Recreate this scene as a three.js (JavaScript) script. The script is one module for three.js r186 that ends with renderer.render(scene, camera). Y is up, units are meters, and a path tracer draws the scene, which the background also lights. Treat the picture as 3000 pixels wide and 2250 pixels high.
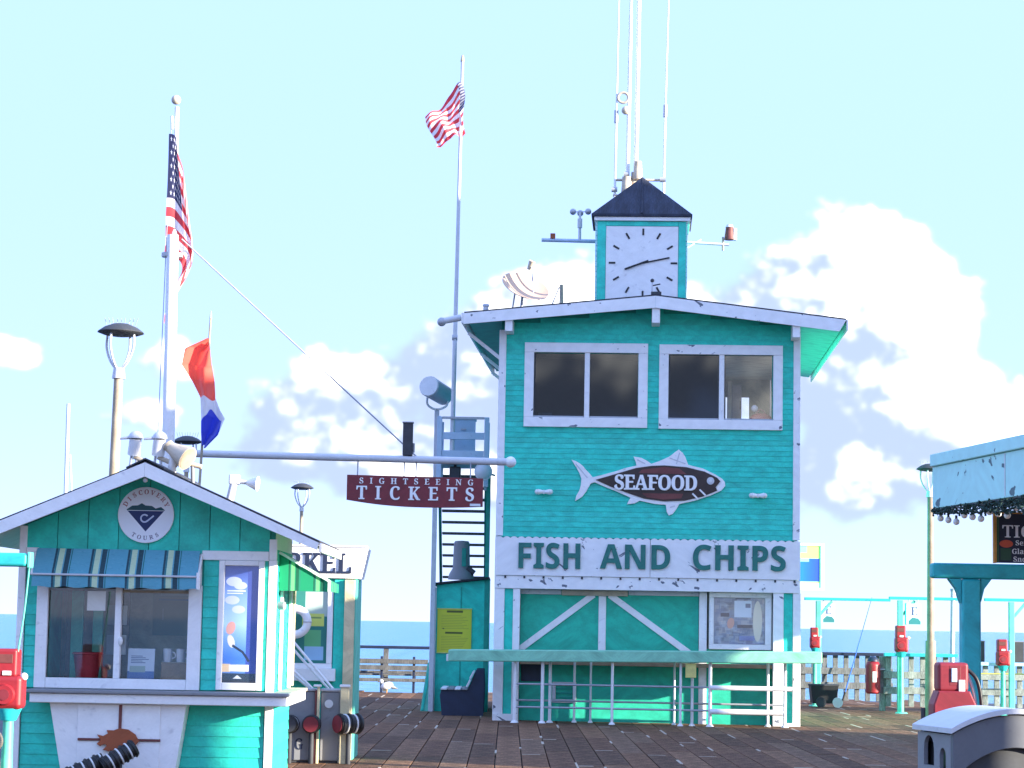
import * as THREE from 'three';
import { RoundedBoxGeometry } from 'three/addons/geometries/RoundedBoxGeometry.js';
import { mergeGeometries } from 'three/addons/utils/BufferGeometryUtils.js';
import { TextGeometry } from 'three/addons/geometries/TextGeometry.js';
import { FontLoader } from 'three/addons/loaders/FontLoader.js';
import { ImprovedNoise } from 'three/addons/math/ImprovedNoise.js';

// ---------------------------------------------------------------- camera, sky, sun, exposure
const scene = new THREE.Scene();
const camera = new THREE.PerspectiveCamera(19.35, 4 / 3, 0.1, 20000);
camera.position.set(0, 1.7, 0);
camera.rotation.order = 'YXZ';
camera.rotation.set(THREE.MathUtils.degToRad(6.04), 0, THREE.MathUtils.degToRad(1.05));

const EXPOSURE = 3.2;
const renderer = new THREE.WebGLRenderer({ antialias: true });
renderer.setSize(1024, 768);
renderer.toneMapping = THREE.LinearToneMapping;
renderer.toneMappingExposure = EXPOSURE;
renderer.shadowMap.enabled = true;

const SUN_AZ = THREE.MathUtils.degToRad(65), SUN_EL = THREE.MathUtils.degToRad(13);   // azimuth from +z (towards the viewer) round to +x (right)
const sunDir = new THREE.Vector3(Math.sin(SUN_AZ) * Math.cos(SUN_EL), Math.sin(SUN_EL), Math.cos(SUN_AZ) * Math.cos(SUN_EL));
const sun = new THREE.DirectionalLight(new THREE.Color().setRGB(1, 0.9, 0.74), 5);
sun.position.copy(sunDir).multiplyScalar(120).add(new THREE.Vector3(0, 0, -35));
sun.target.position.set(0, 0, -35);
sun.castShadow = true;
sun.shadow.mapSize.set(4096, 4096);
Object.assign(sun.shadow.camera, { left: -45, right: 45, top: 30, bottom: -30, near: 1, far: 260 });
sun.shadow.radius = 1;
scene.add(sun, sun.target);

const noise = new ImprovedNoise();
const clamp = THREE.MathUtils.clamp, smooth = THREE.MathUtils.smoothstep, lerp = THREE.MathUtils.lerp;
function fbm(x, y, z, oct, gain = 0.5) { let a = 0.5, s = 0; for (let i = 0; i < oct; i++) { s += a * noise.noise(x, y, z); x = x * 2.03 + 11.3; y = y * 2.03 + 4.7; z = z * 2.03 + 7.9; a *= gain; } return s; }
let seed = 20417;
function rnd() { seed = (seed * 1664525 + 1013904223) >>> 0; return seed / 4294967296; }

function makeSky() {
  const W = 4096, H = 2048, data = new Float32Array(W * H * 4);
  // cumulus heads: azimuth and elevation in degrees, half width, half height
  const heads = [[8.7, 8.9, 2.1, 2.2], [6.6, 7.6, 2.4, 2.0], [10.3, 7.2, 2.0, 2.4], [8.2, 6.0, 3.0, 2.2], [4.4, 6.4, 2.2, 1.9], [2.2, 7.6, 1.9, 1.6], [0.4, 7.6, 1.7, 1.7], [-1.2, 6.6, 1.5, 1.5],
    [-2.6, 5.6, 1.6, 1.7], [-4.1, 5.2, 1.4, 1.5], [-5.6, 5.7, 1.5, 1.5], [-6.2, 4.4, 1.5, 1.1], [1.0, 5.2, 2.6, 1.6], [-3.2, 3.8, 3.6, 1.1], [-0.6, 3.4, 3.0, 1.0], [9.8, 4.0, 2.6, 1.7], [12.2, 4.3, 2.0, 1.5], [7.6, 3.2, 2.6, 1.1], [14.2, 4.6, 2.0, 1.4], [-8.8, 6.2, 1.3, 0.8], [-9.4, 5.0, 1.2, 0.6], [-12.6, 6.3, 1.1, 0.5], [-13.6, 6.6, 0.9, 0.4], [17.5, 5.6, 2.6, 2.2]];
  for (let k = 0; k < 260; k++) {                                   // the same weather goes on all round
    const az = 22 + rnd() * 316, el = 4 + rnd() * 3.5;
    for (let j = 0; j < 3; j++) heads.push([((az + (rnd() - 0.5) * 6 + 180) % 360) - 180, el + (rnd() - 0.5) * 2, 1.4 + rnd() * 1.8, 1.0 + rnd() * 1.3]);
  }
  const bins = Array.from({ length: 361 }, () => []);
  for (const h of heads) for (let a = Math.floor(h[0] - h[2] * 1.9 - 1); a <= h[0] + h[2] * 1.9 + 1; a++) bins[((a + 180) % 360 + 360) % 360].push(h);
  const D2R = Math.PI / 180;
  function field(az, el, oct) {
    let b = 0;
    for (const h of bins[((Math.floor(az) + 180) % 360 + 360) % 360]) {
      let dx = az - h[0]; if (dx > 180) dx -= 360; if (dx < -180) dx += 360;
      const dy = el - h[1], q = (dx * dx) / (h[2] * h[2]) + (dy * dy) / (h[3] * h[3] * (dy < 0 ? 0.6 : 1));
      if (q < 3) { const g = 1 - q / 3; b += g * g * g * 1.25; }
    }
    if (b < 0.02) return -1;
    b = 1 - Math.exp(-b);
    const x = Math.sin(az * D2R) * 57, z = Math.cos(az * D2R) * 57;
    return b - 0.44 + fbm(x * 0.5, el * 0.62, z * 0.5, oct, 0.58) * 0.66;
  }
  for (let r = 0; r < H; r++) {
    const el = ((r + 0.5) / H - 0.5) * 180;
    // clear air: pale and milky at the horizon, cyan above it, blue overhead
    const e = Math.max(el, 0), k1 = 1 - Math.exp(-e / 5), k2 = 1 - Math.exp(-e / 30);
    const base = [lerp(lerp(0.96, 0.58, k1), 0.66, k2), lerp(lerp(1.15, 0.88, k1), 0.98, k2), lerp(lerp(1.7, 1.85, k1), 1.95, k2)];
    for (let c = 0; c < W; c++) {
      let az = ((c + 0.5) / W - 0.25) * 360; if (az > 180) az -= 360;
      const ang = Math.acos(clamp(Math.sin(el * D2R) * sunDir.y + Math.cos(el * D2R) * (Math.sin(az * D2R) * sunDir.x - Math.cos(az * D2R) * sunDir.z), -1, 1)) / D2R;
      const glow = 0.9 * Math.exp(-ang / 22);
      let R = base[0] + glow, G = base[1] + glow * 0.9, B = base[2] + glow * 0.72;
      if (el > 0.3 && el < 16) {
        const d = field(az, el, 7);
        if (d > -0.01) {
          const g1 = d - Math.max(-0.25, field(az + 0.22, el + 0.16, 6)), g2 = d - Math.max(-0.3, field(az + 0.75, el + 0.5, 5)), g3 = d - Math.max(-0.3, field(az + 2.0, el + 1.2, 3));
          const lit = smooth(0.3 + g1 * 1.1 + g2 * 0.8 + g3 * 0.55, 0.24, 1.05), thin = smooth(d, 0, 0.22);
          const cr = lerp(0.6, 3.6, lit), cg = lerp(0.73, 3.5, lit), cb = lerp(1.1, 3.4, lit);
          const a = smooth(d, -0.01, 0.2) * lerp(0.85, 0.98, thin) * smooth(el, 0.6, 3.4);
          R = lerp(R, cr, a); G = lerp(G, cg, a); B = lerp(B, cb, a);
        }
      }
      const o = (r * W + c) * 4;
      data[o] = R * 1.03 / EXPOSURE; data[o + 1] = G * 1.04 / EXPOSURE; data[o + 2] = B * 1.03 / EXPOSURE; data[o + 3] = 1;
    }
  }
  const t = new THREE.DataTexture(data, W, H, THREE.RGBAFormat, THREE.FloatType);
  t.mapping = THREE.EquirectangularReflectionMapping;
  t.magFilter = t.minFilter = THREE.LinearFilter;
  t.needsUpdate = true;
  return t;
}
const skyTex = makeSky();
scene.background = skyTex;
scene.environment = skyTex;

// ---------------------------------------------------------------- materials
function noiseTex(n, fn, srgb = true) {
  const d = new Uint8Array(n * n * 4);
  for (let y = 0; y < n; y++) for (let x = 0; x < n; x++) {
    const c = fn(x / n, y / n), o = (y * n + x) * 4;
    d[o] = clamp(c[0], 0, 1) * 255; d[o + 1] = clamp(c[1], 0, 1) * 255; d[o + 2] = clamp(c[2], 0, 1) * 255; d[o + 3] = 255;
  }
  const t = new THREE.DataTexture(d, n, n); t.wrapS = t.wrapT = THREE.RepeatWrapping; t.magFilter = THREE.LinearFilter; t.minFilter = THREE.LinearFilter;
  if (srgb) t.colorSpace = THREE.SRGBColorSpace; t.needsUpdate = true; return t;
}
// tileable noise: walk two circles
function tile(u, v, f, oct, s = 0) { const a = u * 6.2832, b = v * 6.2832, r = f / 6.2832; return fbm(Math.cos(a) * r + s, Math.sin(a) * r + Math.cos(b) * r * 1.31, Math.sin(b) * r * 1.31 + s * 2, oct); }
function rep(t, m) { const c = t.clone(); c.repeat.set(1 / m, 1 / m); c.needsUpdate = true; return c; }
const paintT = rep(noiseTex(512, (u, v) => { const g = 0.945 + 0.18 * tile(u, v, 9, 6) + 0.08 * tile(u, v, 60, 2, 5), w = Math.max(0, tile(u, v, 6, 5, 8) - 0.16) * 0.4; return [g + w, g + w * 0.6, g + w * 0.5]; }), 1.7);
const whiteT = rep(noiseTex(512, (u, v) => { const g = 0.972 + 0.05 * tile(u, v, 12, 5, 6) + 0.03 * tile(u, v, 70, 2, 5), w = Math.max(0, tile(u, v, 18, 3, 11) - 0.27) * 0.5; return [g - w, g - w, g - w * 0.9]; }), 1.9);
const chipT = rep(noiseTex(1024, (u, v) => {
  let g = 0.975 + 0.06 * tile(u, v, 14, 4, 3); const p = tile(u, v, 16, 4, 9), q = tile(u, v, 5, 2, 14);
  if (p + 0.5 * q > 0.36) { const k = smooth(p + 0.5 * q, 0.36, 0.42); return [lerp(g, 0.42, k), lerp(g, 0.45, k), lerp(g, 0.5, k)]; }
  return [g, g, g];
}), 2.3);
const woodT = rep(noiseTex(512, (u, v) => { const g = 0.74 + 0.42 * tile(u * 8 % 1, v, 14, 4, 2) + 0.3 * tile(u * 3 % 1, v, 3, 3, 7) + 0.12 * tile(u, v, 80, 2, 1); return [g, g * 0.985, g * 0.96]; }), 1.1);
const grainB = rep(noiseTex(256, (u, v) => { const g = 0.5 + 0.6 * tile(u * 4 % 1, v, 10, 4, 4); return [g, g, g]; }, false), 0.9);
const clothT = rep(noiseTex(256, (u, v) => { const g = 0.92 + 0.12 * tile(u, v, 40, 3) + 0.06 * Math.sin(u * 6.2832 * 60) * Math.sin(v * 6.2832 * 60); return [g, g, g]; }), 0.4);
function mk(r, g, b, rough = 0.6, o = {}) { return new THREE.MeshStandardMaterial({ color: new THREE.Color().setRGB(r, g, b), roughness: rough, map: paintT, ...o }); }
const TEAL = [0.022, 0.65, 0.5];
const M = {
  teal: mk(...TEAL, 0.62, { bumpMap: grainB, bumpScale: 0.002 }),
  tealB: mk(0.028, 0.6, 0.46, 0.62, { bumpMap: grainB, bumpScale: 0.002 }),
  tealC: mk(0.03, 0.69, 0.54, 0.6, { bumpMap: grainB, bumpScale: 0.002 }),
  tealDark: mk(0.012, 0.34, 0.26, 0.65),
  tealPost: mk(0.02, 0.46, 0.5, 0.5),
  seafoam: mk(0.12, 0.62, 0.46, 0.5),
  aqua: mk(0.42, 0.78, 0.78, 0.6, { map: chipT }),
  white: mk(0.88, 0.88, 0.88, 0.55, { map: whiteT }),
  chip: mk(0.88, 0.88, 0.88, 0.6, { map: chipT, bumpMap: grainB, bumpScale: 0.002 }),
  cream: mk(0.66, 0.58, 0.36, 0.8),
  palePost: mk(0.66, 0.6, 0.52, 0.6, { map: whiteT }),
  ledge: mk(0.26, 0.66, 0.46, 0.5),
  tealRecessShade: mk(0.02, 0.52, 0.35, 0.65),  // teal made darker and greener: recess shade and bounce put into the colour
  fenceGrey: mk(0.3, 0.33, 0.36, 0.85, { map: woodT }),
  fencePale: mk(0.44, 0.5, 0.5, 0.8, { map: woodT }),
  pumpRedShade: mk(0.24, 0.018, 0.03, 0.5),  // darker red, with the shade on the pump put into the colour
  lampPost: mk(0.3, 0.22, 0.17, 0.6),
  garland: mk(0.02, 0.06, 0.055, 0.8),
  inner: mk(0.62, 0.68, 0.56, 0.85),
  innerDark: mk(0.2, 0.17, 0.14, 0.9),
  roof: mk(0.05, 0.055, 0.075, 0.9, { map: woodT }),
  slate: mk(0.045, 0.06, 0.11, 0.8, { map: woodT }),
  black: mk(0.012, 0.013, 0.016, 0.5),
  navy: mk(0.012, 0.022, 0.06, 0.5),
  grey: mk(0.24, 0.25, 0.27, 0.6, { map: whiteT }),
  binGrey: mk(0.12, 0.13, 0.15, 0.6, { map: whiteT }),
  greyDark: mk(0.045, 0.05, 0.06, 0.7),
  metal: mk(0.52, 0.53, 0.55, 0.35, { metalness: 0.6 }),
  galv: mk(0.42, 0.44, 0.48, 0.45, { map: whiteT, metalness: 0.3 }),
  galvPale: mk(0.6, 0.62, 0.66, 0.5, { map: whiteT }),
  tan: mk(0.42, 0.35, 0.25, 0.6),
  beige: mk(0.55, 0.47, 0.36, 0.7),
  red: mk(0.32, 0.018, 0.026, 0.45),
  maroon: mk(0.2, 0.02, 0.03, 0.55),
  maroonFish: mk(0.17, 0.045, 0.04, 0.6),
  brownFish: mk(0.05, 0.03, 0.024, 0.6),
  rust: mk(0.34, 0.085, 0.03, 0.7),
  letterGreen: mk(0.02, 0.19, 0.16, 0.55),
  yellow: mk(0.6, 0.58, 0.1, 0.6),
  lemon: mk(0.75, 0.68, 0.22, 0.55),
  orange: mk(0.65, 0.3, 0.06, 0.6),
  blueSign: mk(0.03, 0.16, 0.62, 0.5),
  paleBlue: mk(0.45, 0.58, 0.72, 0.6, { map: whiteT }),
  card: mk(0.33, 0.24, 0.15, 0.85),
  paper: mk(0.72, 0.74, 0.76, 0.8, { map: whiteT }),
  dish: mk(0.56, 0.4, 0.29, 0.55, { map: null }),
  greyWood: mk(0.2, 0.21, 0.22, 0.85, { map: woodT, bumpMap: grainB, bumpScale: 0.003 }),
  filler: mk(0.5, 0.42, 0.32, 0.9),
  wire: mk(0.35, 0.38, 0.45, 0.6),
  bulb: mk(0.8, 0.8, 0.78, 0.25, { map: whiteT }),
};
const plankM = [[0.32, 0.175, 0.105], [0.27, 0.15, 0.095], [0.38, 0.215, 0.13], [0.22, 0.13, 0.085], [0.33, 0.205, 0.135]].map((c) => new THREE.MeshPhysicalMaterial({ color: new THREE.Color().setRGB(...c), roughness: 0.95, specularIntensity: 0.25, map: woodT, bumpMap: grainB, bumpScale: 0.004 }));
const glass = new THREE.MeshPhysicalMaterial({ color: 0xffffff, roughness: 0.03, transmission: 1, thickness: 0, ior: 1.5 });
const glassTint = new THREE.MeshPhysicalMaterial({ color: new THREE.Color().setRGB(0.34, 0.4, 0.46), roughness: 0.03, transmission: 1, thickness: 0, ior: 1.5 });

function canvasTex(w, h, draw) {
  const c = document.createElement('canvas'); c.width = w; c.height = h; const x = c.getContext('2d'); draw(x, w, h);
  const t = new THREE.CanvasTexture(c); t.colorSpace = THREE.SRGBColorSpace; t.magFilter = THREE.LinearFilter; return t;
}
function printed(w, h, draw, rough = 0.6) { return new THREE.MeshStandardMaterial({ map: canvasTex(w, h, draw), roughness: rough }); }

// ---------------------------------------------------------------- helpers
const taken = {};
function numbered(n) { taken[n] = (taken[n] ?? -1) + 1; return taken[n] ? `${n}_${String(taken[n]).padStart(3, '0')}` : n; }
function tag(o, label, category, group, kind) { o.userData.label = label; o.userData.category = category; if (group) o.userData.group = group; if (kind) o.userData.kind = kind; return o; }
function thing(name, label, category, [x, y, z] = [0, 0, 0], turn = 0, group) {
  const o = new THREE.Group(); o.name = numbered(name); o.position.set(x, y, z); o.rotation.y = turn; scene.add(o); return tag(o, label, category, group);
}
function meterUV(g) {
  if (!g.attributes.normal) g.computeVertexNormals();
  const p = g.attributes.position, n = g.attributes.normal, uv = new Float32Array(p.count * 2);
  for (let i = 0; i < p.count; i++) {
    const ax = Math.abs(n.getX(i)), ay = Math.abs(n.getY(i)), az = Math.abs(n.getZ(i));
    if (ay >= ax && ay >= az) { uv[2 * i] = p.getX(i); uv[2 * i + 1] = p.getZ(i); }
    else if (ax >= az) { uv[2 * i] = p.getZ(i); uv[2 * i + 1] = p.getY(i); }
    else { uv[2 * i] = p.getX(i); uv[2 * i + 1] = p.getY(i); }
  }
  g.setAttribute('uv', new THREE.BufferAttribute(uv, 2)); return g;
}
function mesh(name, g, m, parent, pos, rot) {
  const o = new THREE.Mesh(g, m); o.name = parent === scene ? numbered(name) : name; o.castShadow = o.receiveShadow = true;
  if (pos) o.position.set(...pos); if (rot) o.rotation.set(...rot); parent.add(o); return o;
}
// box between two corners, with softened edges when r > 0; uv in metres of its own offset so that no two look alike
let shift = 0;
function bx(x0, x1, y0, y1, z0, z1, r = 0.006) {
  const w = x1 - x0, h = y1 - y0, d = z1 - z0, rr = Math.min(r, w / 3, h / 3, d / 3);
  const g = rr > 0.0005 ? new RoundedBoxGeometry(w, h, d, 1, rr) : new THREE.BoxGeometry(w, h, d);
  meterUV(g); shift += 0.37; const uv = g.attributes.uv; for (let i = 0; i < uv.count; i++) uv.setXY(i, uv.getX(i) + shift, uv.getY(i) + shift * 1.7);
  return g.translate((x0 + x1) / 2, (y0 + y1) / 2, (z0 + z1) / 2);
}
function box(name, x0, x1, y0, y1, z0, z1, m, parent, r) { return mesh(name, bx(x0, x1, y0, y1, z0, z1, r), m, parent); }
function V(x, y, z) { return new THREE.Vector3(x, y, z); }
function rod(a, b, r, r2 = r, seg = 10) {
  const A = V(...a), B = V(...b), L = A.distanceTo(B), g = new THREE.CylinderGeometry(r2, r, L, seg);
  g.applyQuaternion(new THREE.Quaternion().setFromUnitVectors(V(0, 1, 0), B.clone().sub(A).normalize())); meterUV(g);
  return g.translate((A.x + B.x) / 2, (A.y + B.y) / 2, (A.z + B.z) / 2);
}
function beam(a, b, w, d) { // rectangular bar, d measured along z
  const A = V(...a), B = V(...b), L = A.distanceTo(B), g = meterUV(new RoundedBoxGeometry(w, L, d, 1, 0.004));
  g.applyQuaternion(new THREE.Quaternion().setFromUnitVectors(V(0, 1, 0), B.clone().sub(A).normalize()));
  return g.translate((A.x + B.x) / 2, (A.y + B.y) / 2, (A.z + B.z) / 2);
}
function tube(pts, r, seg = 40) { return new THREE.TubeGeometry(new THREE.CatmullRomCurve3(pts.map((p) => V(...p))), seg, r, 8); }
function merge(list) { return mergeGeometries(list.map((g) => { const q = g.index ? g.toNonIndexed() : g; for (const k of Object.keys(q.attributes)) if (!['position', 'normal', 'uv'].includes(k)) q.deleteAttribute(k); return q; })); }
function poly(pts, depth, bevel = 0) {
  const g = new THREE.ExtrudeGeometry(new THREE.Shape(pts.map((p) => new THREE.Vector2(p[0], p[1]))), { depth, bevelEnabled: bevel > 0, bevelSize: bevel, bevelThickness: bevel, bevelSegments: 1, curveSegments: 16 });
  return meterUV(g);
}
function wallWithHoles(pts, holes, depth) {
  const s = new THREE.Shape(pts.map((p) => new THREE.Vector2(...p)));
  for (const [x0, x1, y0, y1] of holes) s.holes.push(new THREE.Path([new THREE.Vector2(x0, y0), new THREE.Vector2(x0, y1), new THREE.Vector2(x1, y1), new THREE.Vector2(x1, y0)]));
  return meterUV(new THREE.ExtrudeGeometry(s, { depth, bevelEnabled: false }));
}
const fl = new FontLoader();
const sansB = await fl.loadAsync('fonts/droid/droid_sans_bold.typeface.json');
const serifB = await fl.loadAsync('fonts/droid/droid_serif_bold.typeface.json');
// raised letters, each a mesh of its own, spread to fill a given width
function letters(str, font, size, width, depth, m, parent, x, y, z, name = 'letter', track = 0, bevel = 0.003) {
  const items = []; let pen = 0;
  for (const ch of str) {
    const adv = font.data.glyphs[ch]?.ha ? font.data.glyphs[ch].ha * size / font.data.resolution : size * 0.4;
    items.push([ch, pen]); pen += adv + track;
  }
  const k = width / (pen - track);
  for (const [ch, p] of items) {
    if (ch === ' ') continue;
    const g = meterUV(new TextGeometry(ch, { font, size, depth, curveSegments: 5, bevelEnabled: bevel > 0, bevelSize: bevel, bevelThickness: bevel, bevelSegments: 1 }));
    const o = mesh(name, g, m, parent, [x + p * k, y, z]); o.scale.x = Math.min(k, 1.25);
  }
}
// lap siding: one board per row, cut round openings; rows of boards leaning out at the bottom edge
function siding(parent, rows, h, segsAt, z, mats) {
  for (let y = rows[0], i = 0; y < rows[1] - 0.02; y += h, i++) {
    const hh = Math.min(h, rows[1] - y);
    for (const [x0, x1] of segsAt(y + hh / 2)) {
      if (x1 - x0 < 0.03) continue;
      const g = new THREE.BoxGeometry(x1 - x0, hh + 0.012, 0.012); meterUV(g);
      const uv = g.attributes.uv, s = i * 0.61 + x0; for (let k = 0; k < uv.count; k++) uv.setXY(k, uv.getX(k) + s, uv.getY(k) + s * 2.3);
      mesh('siding_board', g, mats[Math.floor(rnd() * mats.length)], parent, [(x0 + x1) / 2 + (rnd() - 0.5) * 0.002, y + hh / 2, z + 0.008 + rnd() * 0.0015], [-0.085 + (rnd() - 0.5) * 0.015, 0, (rnd() - 0.5) * 0.0012]);
    }
  }
}

// ---------------------------------------------------------------- the setting: sea and pier deck
{
  const g = new THREE.PlaneGeometry(16000, 16000, 1, 1); g.rotateX(-Math.PI / 2);
  const uv = g.attributes.uv; for (let i = 0; i < uv.count; i++) uv.setXY(i, uv.getX(i) * 16000, uv.getY(i) * 16000);
  const wave = noiseTex(512, (u, v) => { const q = 0.5 + 0.75 * tile(u, v, 7, 6, 3); return [q, q, q]; }, false); wave.repeat.set(1 / 34, 1 / 11);
  const sea = mesh('sea', g, new THREE.MeshStandardMaterial({ color: new THREE.Color().setRGB(0.09, 0.3, 0.5), roughness: 0.3, bumpMap: wave, bumpScale: 1.4 }), scene, [0, -3.6, -4000]);
  sea.userData.kind = 'structure';
}
const deck = new THREE.Group(); deck.name = numbered('pier_deck'); deck.userData.kind = 'structure'; scene.add(deck);
{
  box('deck_base', -34, 34, -0.4, -0.045, -55.2, 18, M.greyDark, deck, 0);
  const W = 0.33, shapes = [3.4, 3.75, 3.1].map((L) => meterUV(new RoundedBoxGeometry(W - 0.012, 0.05, L - 0.014, 1, 0.006)));
  const far = [], fill = [];
  let count = 0;
  for (let i = -16; i < 33; i++) {
    let z = -55.1 + (rnd() * 2.2), x = i * W + 0.04;
    while (z < -23) {
      const k = Math.floor(rnd() * 3), L = [3.4, 3.75, 3.1][k], zc = z + L / 2;
      const seen = Math.abs(x - 0.02 * zc) < -zc * 0.235 && x > -3.6 && zc < -25 && !(x > 0 && x < 5 && zc < -41.5);
      if (seen && count < 300) { count++; mesh('plank', shapes[k], plankM[Math.floor(rnd() * 5)], deck, [x, -0.02 - rnd() * 0.004, zc], [(rnd() - 0.5) * 0.002, 0, (rnd() - 0.5) * 0.006]); }
      else far.push(shapes[k].clone().translate(x, -0.022, zc));
      if (rnd() < 0.42) { const l = 0.3 + rnd() * 1.1, zs = z + rnd() * (L - l); fill.push(bx(x + W / 2 - 0.012 - rnd() * 0.014, x + W / 2 + 0.012, -0.03, 0.0055, zs, zs + l, 0)); }
      if (rnd() < 0.3) fill.push(bx(x - W * 0.45, x + W * (rnd() * 0.4), -0.03, 0.0055, z - 0.02, z + 0.025, 0));
      z += L;
    }
  }
  mesh('outer_planks', merge(far), plankM[1], deck).userData.kind = 'stuff';
  mesh('joint_sand', merge(fill), M.filler, deck).userData.kind = 'stuff';
  box('near_decking', -34, 34, -0.044, -0.012, -24.5, 18, plankM[0], deck, 0);
}

// ---------------------------------------------------------------- the two-storey fish and chips building
const MAIN = { pos: [-0.21, 0, -39.55], turn: THREE.MathUtils.degToRad(-3.4) };
const onMain = (name, label, cat, group) => thing(name, label, cat, MAIN.pos, MAIN.turn, group);
function slab(a, b, c, d2, t) { // roof slab from four corner points (counter-clockwise from above), thickness t downwards
  const P = [a, b, c, d2].map((p) => V(...p)), Q = P.map((p) => p.clone().add(V(0, -t, 0))), g = new THREE.BufferGeometry(), v = [];
  const quad = (p, q, r, s) => v.push(...[p, q, r, p, r, s].flatMap((k) => k.toArray()));
  quad(P[0], P[1], P[2], P[3]); quad(Q[3], Q[2], Q[1], Q[0]);
  for (let i = 0; i < 4; i++) { const j = (i + 1) % 4; quad(P[j], P[i], Q[i], Q[j]); }
  g.setAttribute('position', new THREE.Float32BufferAttribute(v, 3)); g.computeVertexNormals(); return meterUV(g);
}
{
  const b = onMain('seafood_building', 'two-storey teal clapboard building with white trim and a clock tower', 'building');
  const W = 5.25, D = 7, E = 7.0, A = 7.28;
  const wins = [[0.6, 2.43, 5.3, 6.44], [2.98, 4.78, 5.3, 6.44]];
  mesh('front_wall', wallWithHoles([[0.02, 3.16], [W - 0.02, 3.16], [W - 0.02, E], [2.66, A], [0.02, E]], wins, 0.1), M.tealDark, b, [0, 0, -0.1]);
  siding(b, [3.2, 7.24], 0.092, (y) => {
    const g = y > E - 0.05 ? (y - E + 0.05) / (A - E) * 2.62 : 0, x0 = 0.06 + g, x1 = W - 0.06 - g;
    if (y > 5.12 && y < 6.62) return [[x0, 0.45], [2.58, 2.82], [4.94, x1]];
    return [[x0, x1]];
  }, 0, [M.teal, M.teal, M.tealB, M.tealC]);
  // side, back and inner walls, floors
  mesh('side_wall', meterUV(new THREE.BoxGeometry(0.1, E, D - 0.1)), M.teal, b, [0.06, E / 2, -D / 2 - 0.06]);
  mesh('side_wall', meterUV(new THREE.BoxGeometry(0.1, E, D - 0.1)), M.teal, b, [W - 0.06, E / 2, -D / 2 - 0.06]);
  const bw = mesh('back_wall', wallWithHoles([[0.12, 0], [W - 0.12, 0], [W - 0.12, E], [2.66, A], [0.12, E]], [[3.3, 4.7, 5.0, 6.4]], 0.1), M.cream, b, [0, 0, -D]);
  box('upper_floor', 0.12, W - 0.12, 4.05, 4.2, -D + 0.11, -0.12, M.inner, b, 0);
  box('ceiling', 0.12, W - 0.12, 6.76, 6.8, -D + 0.11, -0.12, M.inner, b, 0);
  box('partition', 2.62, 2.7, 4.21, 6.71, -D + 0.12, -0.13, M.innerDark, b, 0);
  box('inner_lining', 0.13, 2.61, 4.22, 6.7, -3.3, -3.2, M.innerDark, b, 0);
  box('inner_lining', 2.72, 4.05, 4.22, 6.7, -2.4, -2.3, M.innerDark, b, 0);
  // roof
  const y0 = 7.09, ya = 7.43, xl = -0.62, xr = 6.02, f = 0.52, k = -D - 0.9, ax = 2.72;
  const rl = mesh('roof', slab([xl, y0, f], [ax, ya, f], [ax, ya, k], [xl, y0, k], 0.05), M.roof, b);
  const rr = mesh('roof', slab([ax, ya, f], [xr, 7.04, f], [xr, 7.04, k], [ax, ya, k], 0.05), M.roof, b);
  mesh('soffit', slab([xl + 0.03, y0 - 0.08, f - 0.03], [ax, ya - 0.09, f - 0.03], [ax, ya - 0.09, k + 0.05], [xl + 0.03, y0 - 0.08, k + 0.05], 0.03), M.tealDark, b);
  mesh('soffit', slab([ax, ya - 0.09, f - 0.03], [xr - 0.03, 6.96, f - 0.03], [xr - 0.03, 6.96, k + 0.05], [ax, ya - 0.09, k + 0.05], 0.03), M.seafoam, b);  // lighter green puts the bounced light on this soffit into its colour
  mesh('fascia_board', poly([[xl - 0.01, y0 - 0.03], [ax, ya - 0.03], [ax, ya - 0.24], [xl - 0.01, y0 - 0.22]], 0.035), M.chip, b, [0, 0, f + 0.003]);
  mesh('fascia_board', poly([[ax + 0.002, ya - 0.03], [xr, 7.01], [xr - 0.12, 6.81], [ax + 0.002, ya - 0.24]], 0.035), M.chip, b, [0, 0, f + 0.003]);
  box('eave_board', xl - 0.045, xl - 0.012, y0 - 0.2, y0 - 0.02, k, f + 0.03, M.chip, b);
  box('eave_board', xr + 0.003, xr + 0.035, 6.84, 7.02, k, f - 0.01, M.chip, b);
  mesh('gutter', rod([-1.02, 6.93, f - 0.1], [xl - 0.06, 7.0, f - 0.1], 0.055, 0.06), M.galvPale, b);
  mesh('gutter_end', new THREE.SphereGeometry(0.08, 12, 8), M.galv, b, [-1.02, 6.92, f - 0.1]);
  mesh('outlooker', bx(0.1, 0.23, 6.76, 6.98, 0.02, f - 0.005), M.white, b);
  mesh('outlooker', bx(2.66, 2.8, 6.93, 7.2, 0.02, f - 0.005), M.white, b);
  mesh('outlooker', bx(5.1, 5.23, 6.7, 6.95, 0.02, f - 0.005), M.white, b);
  mesh('ridge_cap', bx(ax - 0.08, ax + 0.1, ya - 0.005, ya + 0.05, -0.6, f), M.greyDark, b);
  mesh('eave_bracket', beam([-0.6, 6.82, -0.3], [0.0, 6.35, -0.3], 0.06, 0.06), M.white, b);
  mesh('eave_bracket', beam([-0.6, 6.82, -3.4], [0.0, 6.35, -3.4], 0.06, 0.06), M.white, b);
  mesh('eave_bracket', beam([-0.6, 6.82, -6.6], [0.0, 6.35, -6.6], 0.06, 0.06), M.white, b);
  // trim
  box('corner_board', -0.02, 0.1, 3.21, 6.84, -0.02, 0.04, M.chip, b);
  box('corner_board', W - 0.1, W + 0.02, 3.21, 6.84, -0.02, 0.04, M.chip, b);
  box('side_corner_board', -0.03, 0.008, 0, 6.84, -0.9, -0.025, M.chip, b);
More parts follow.
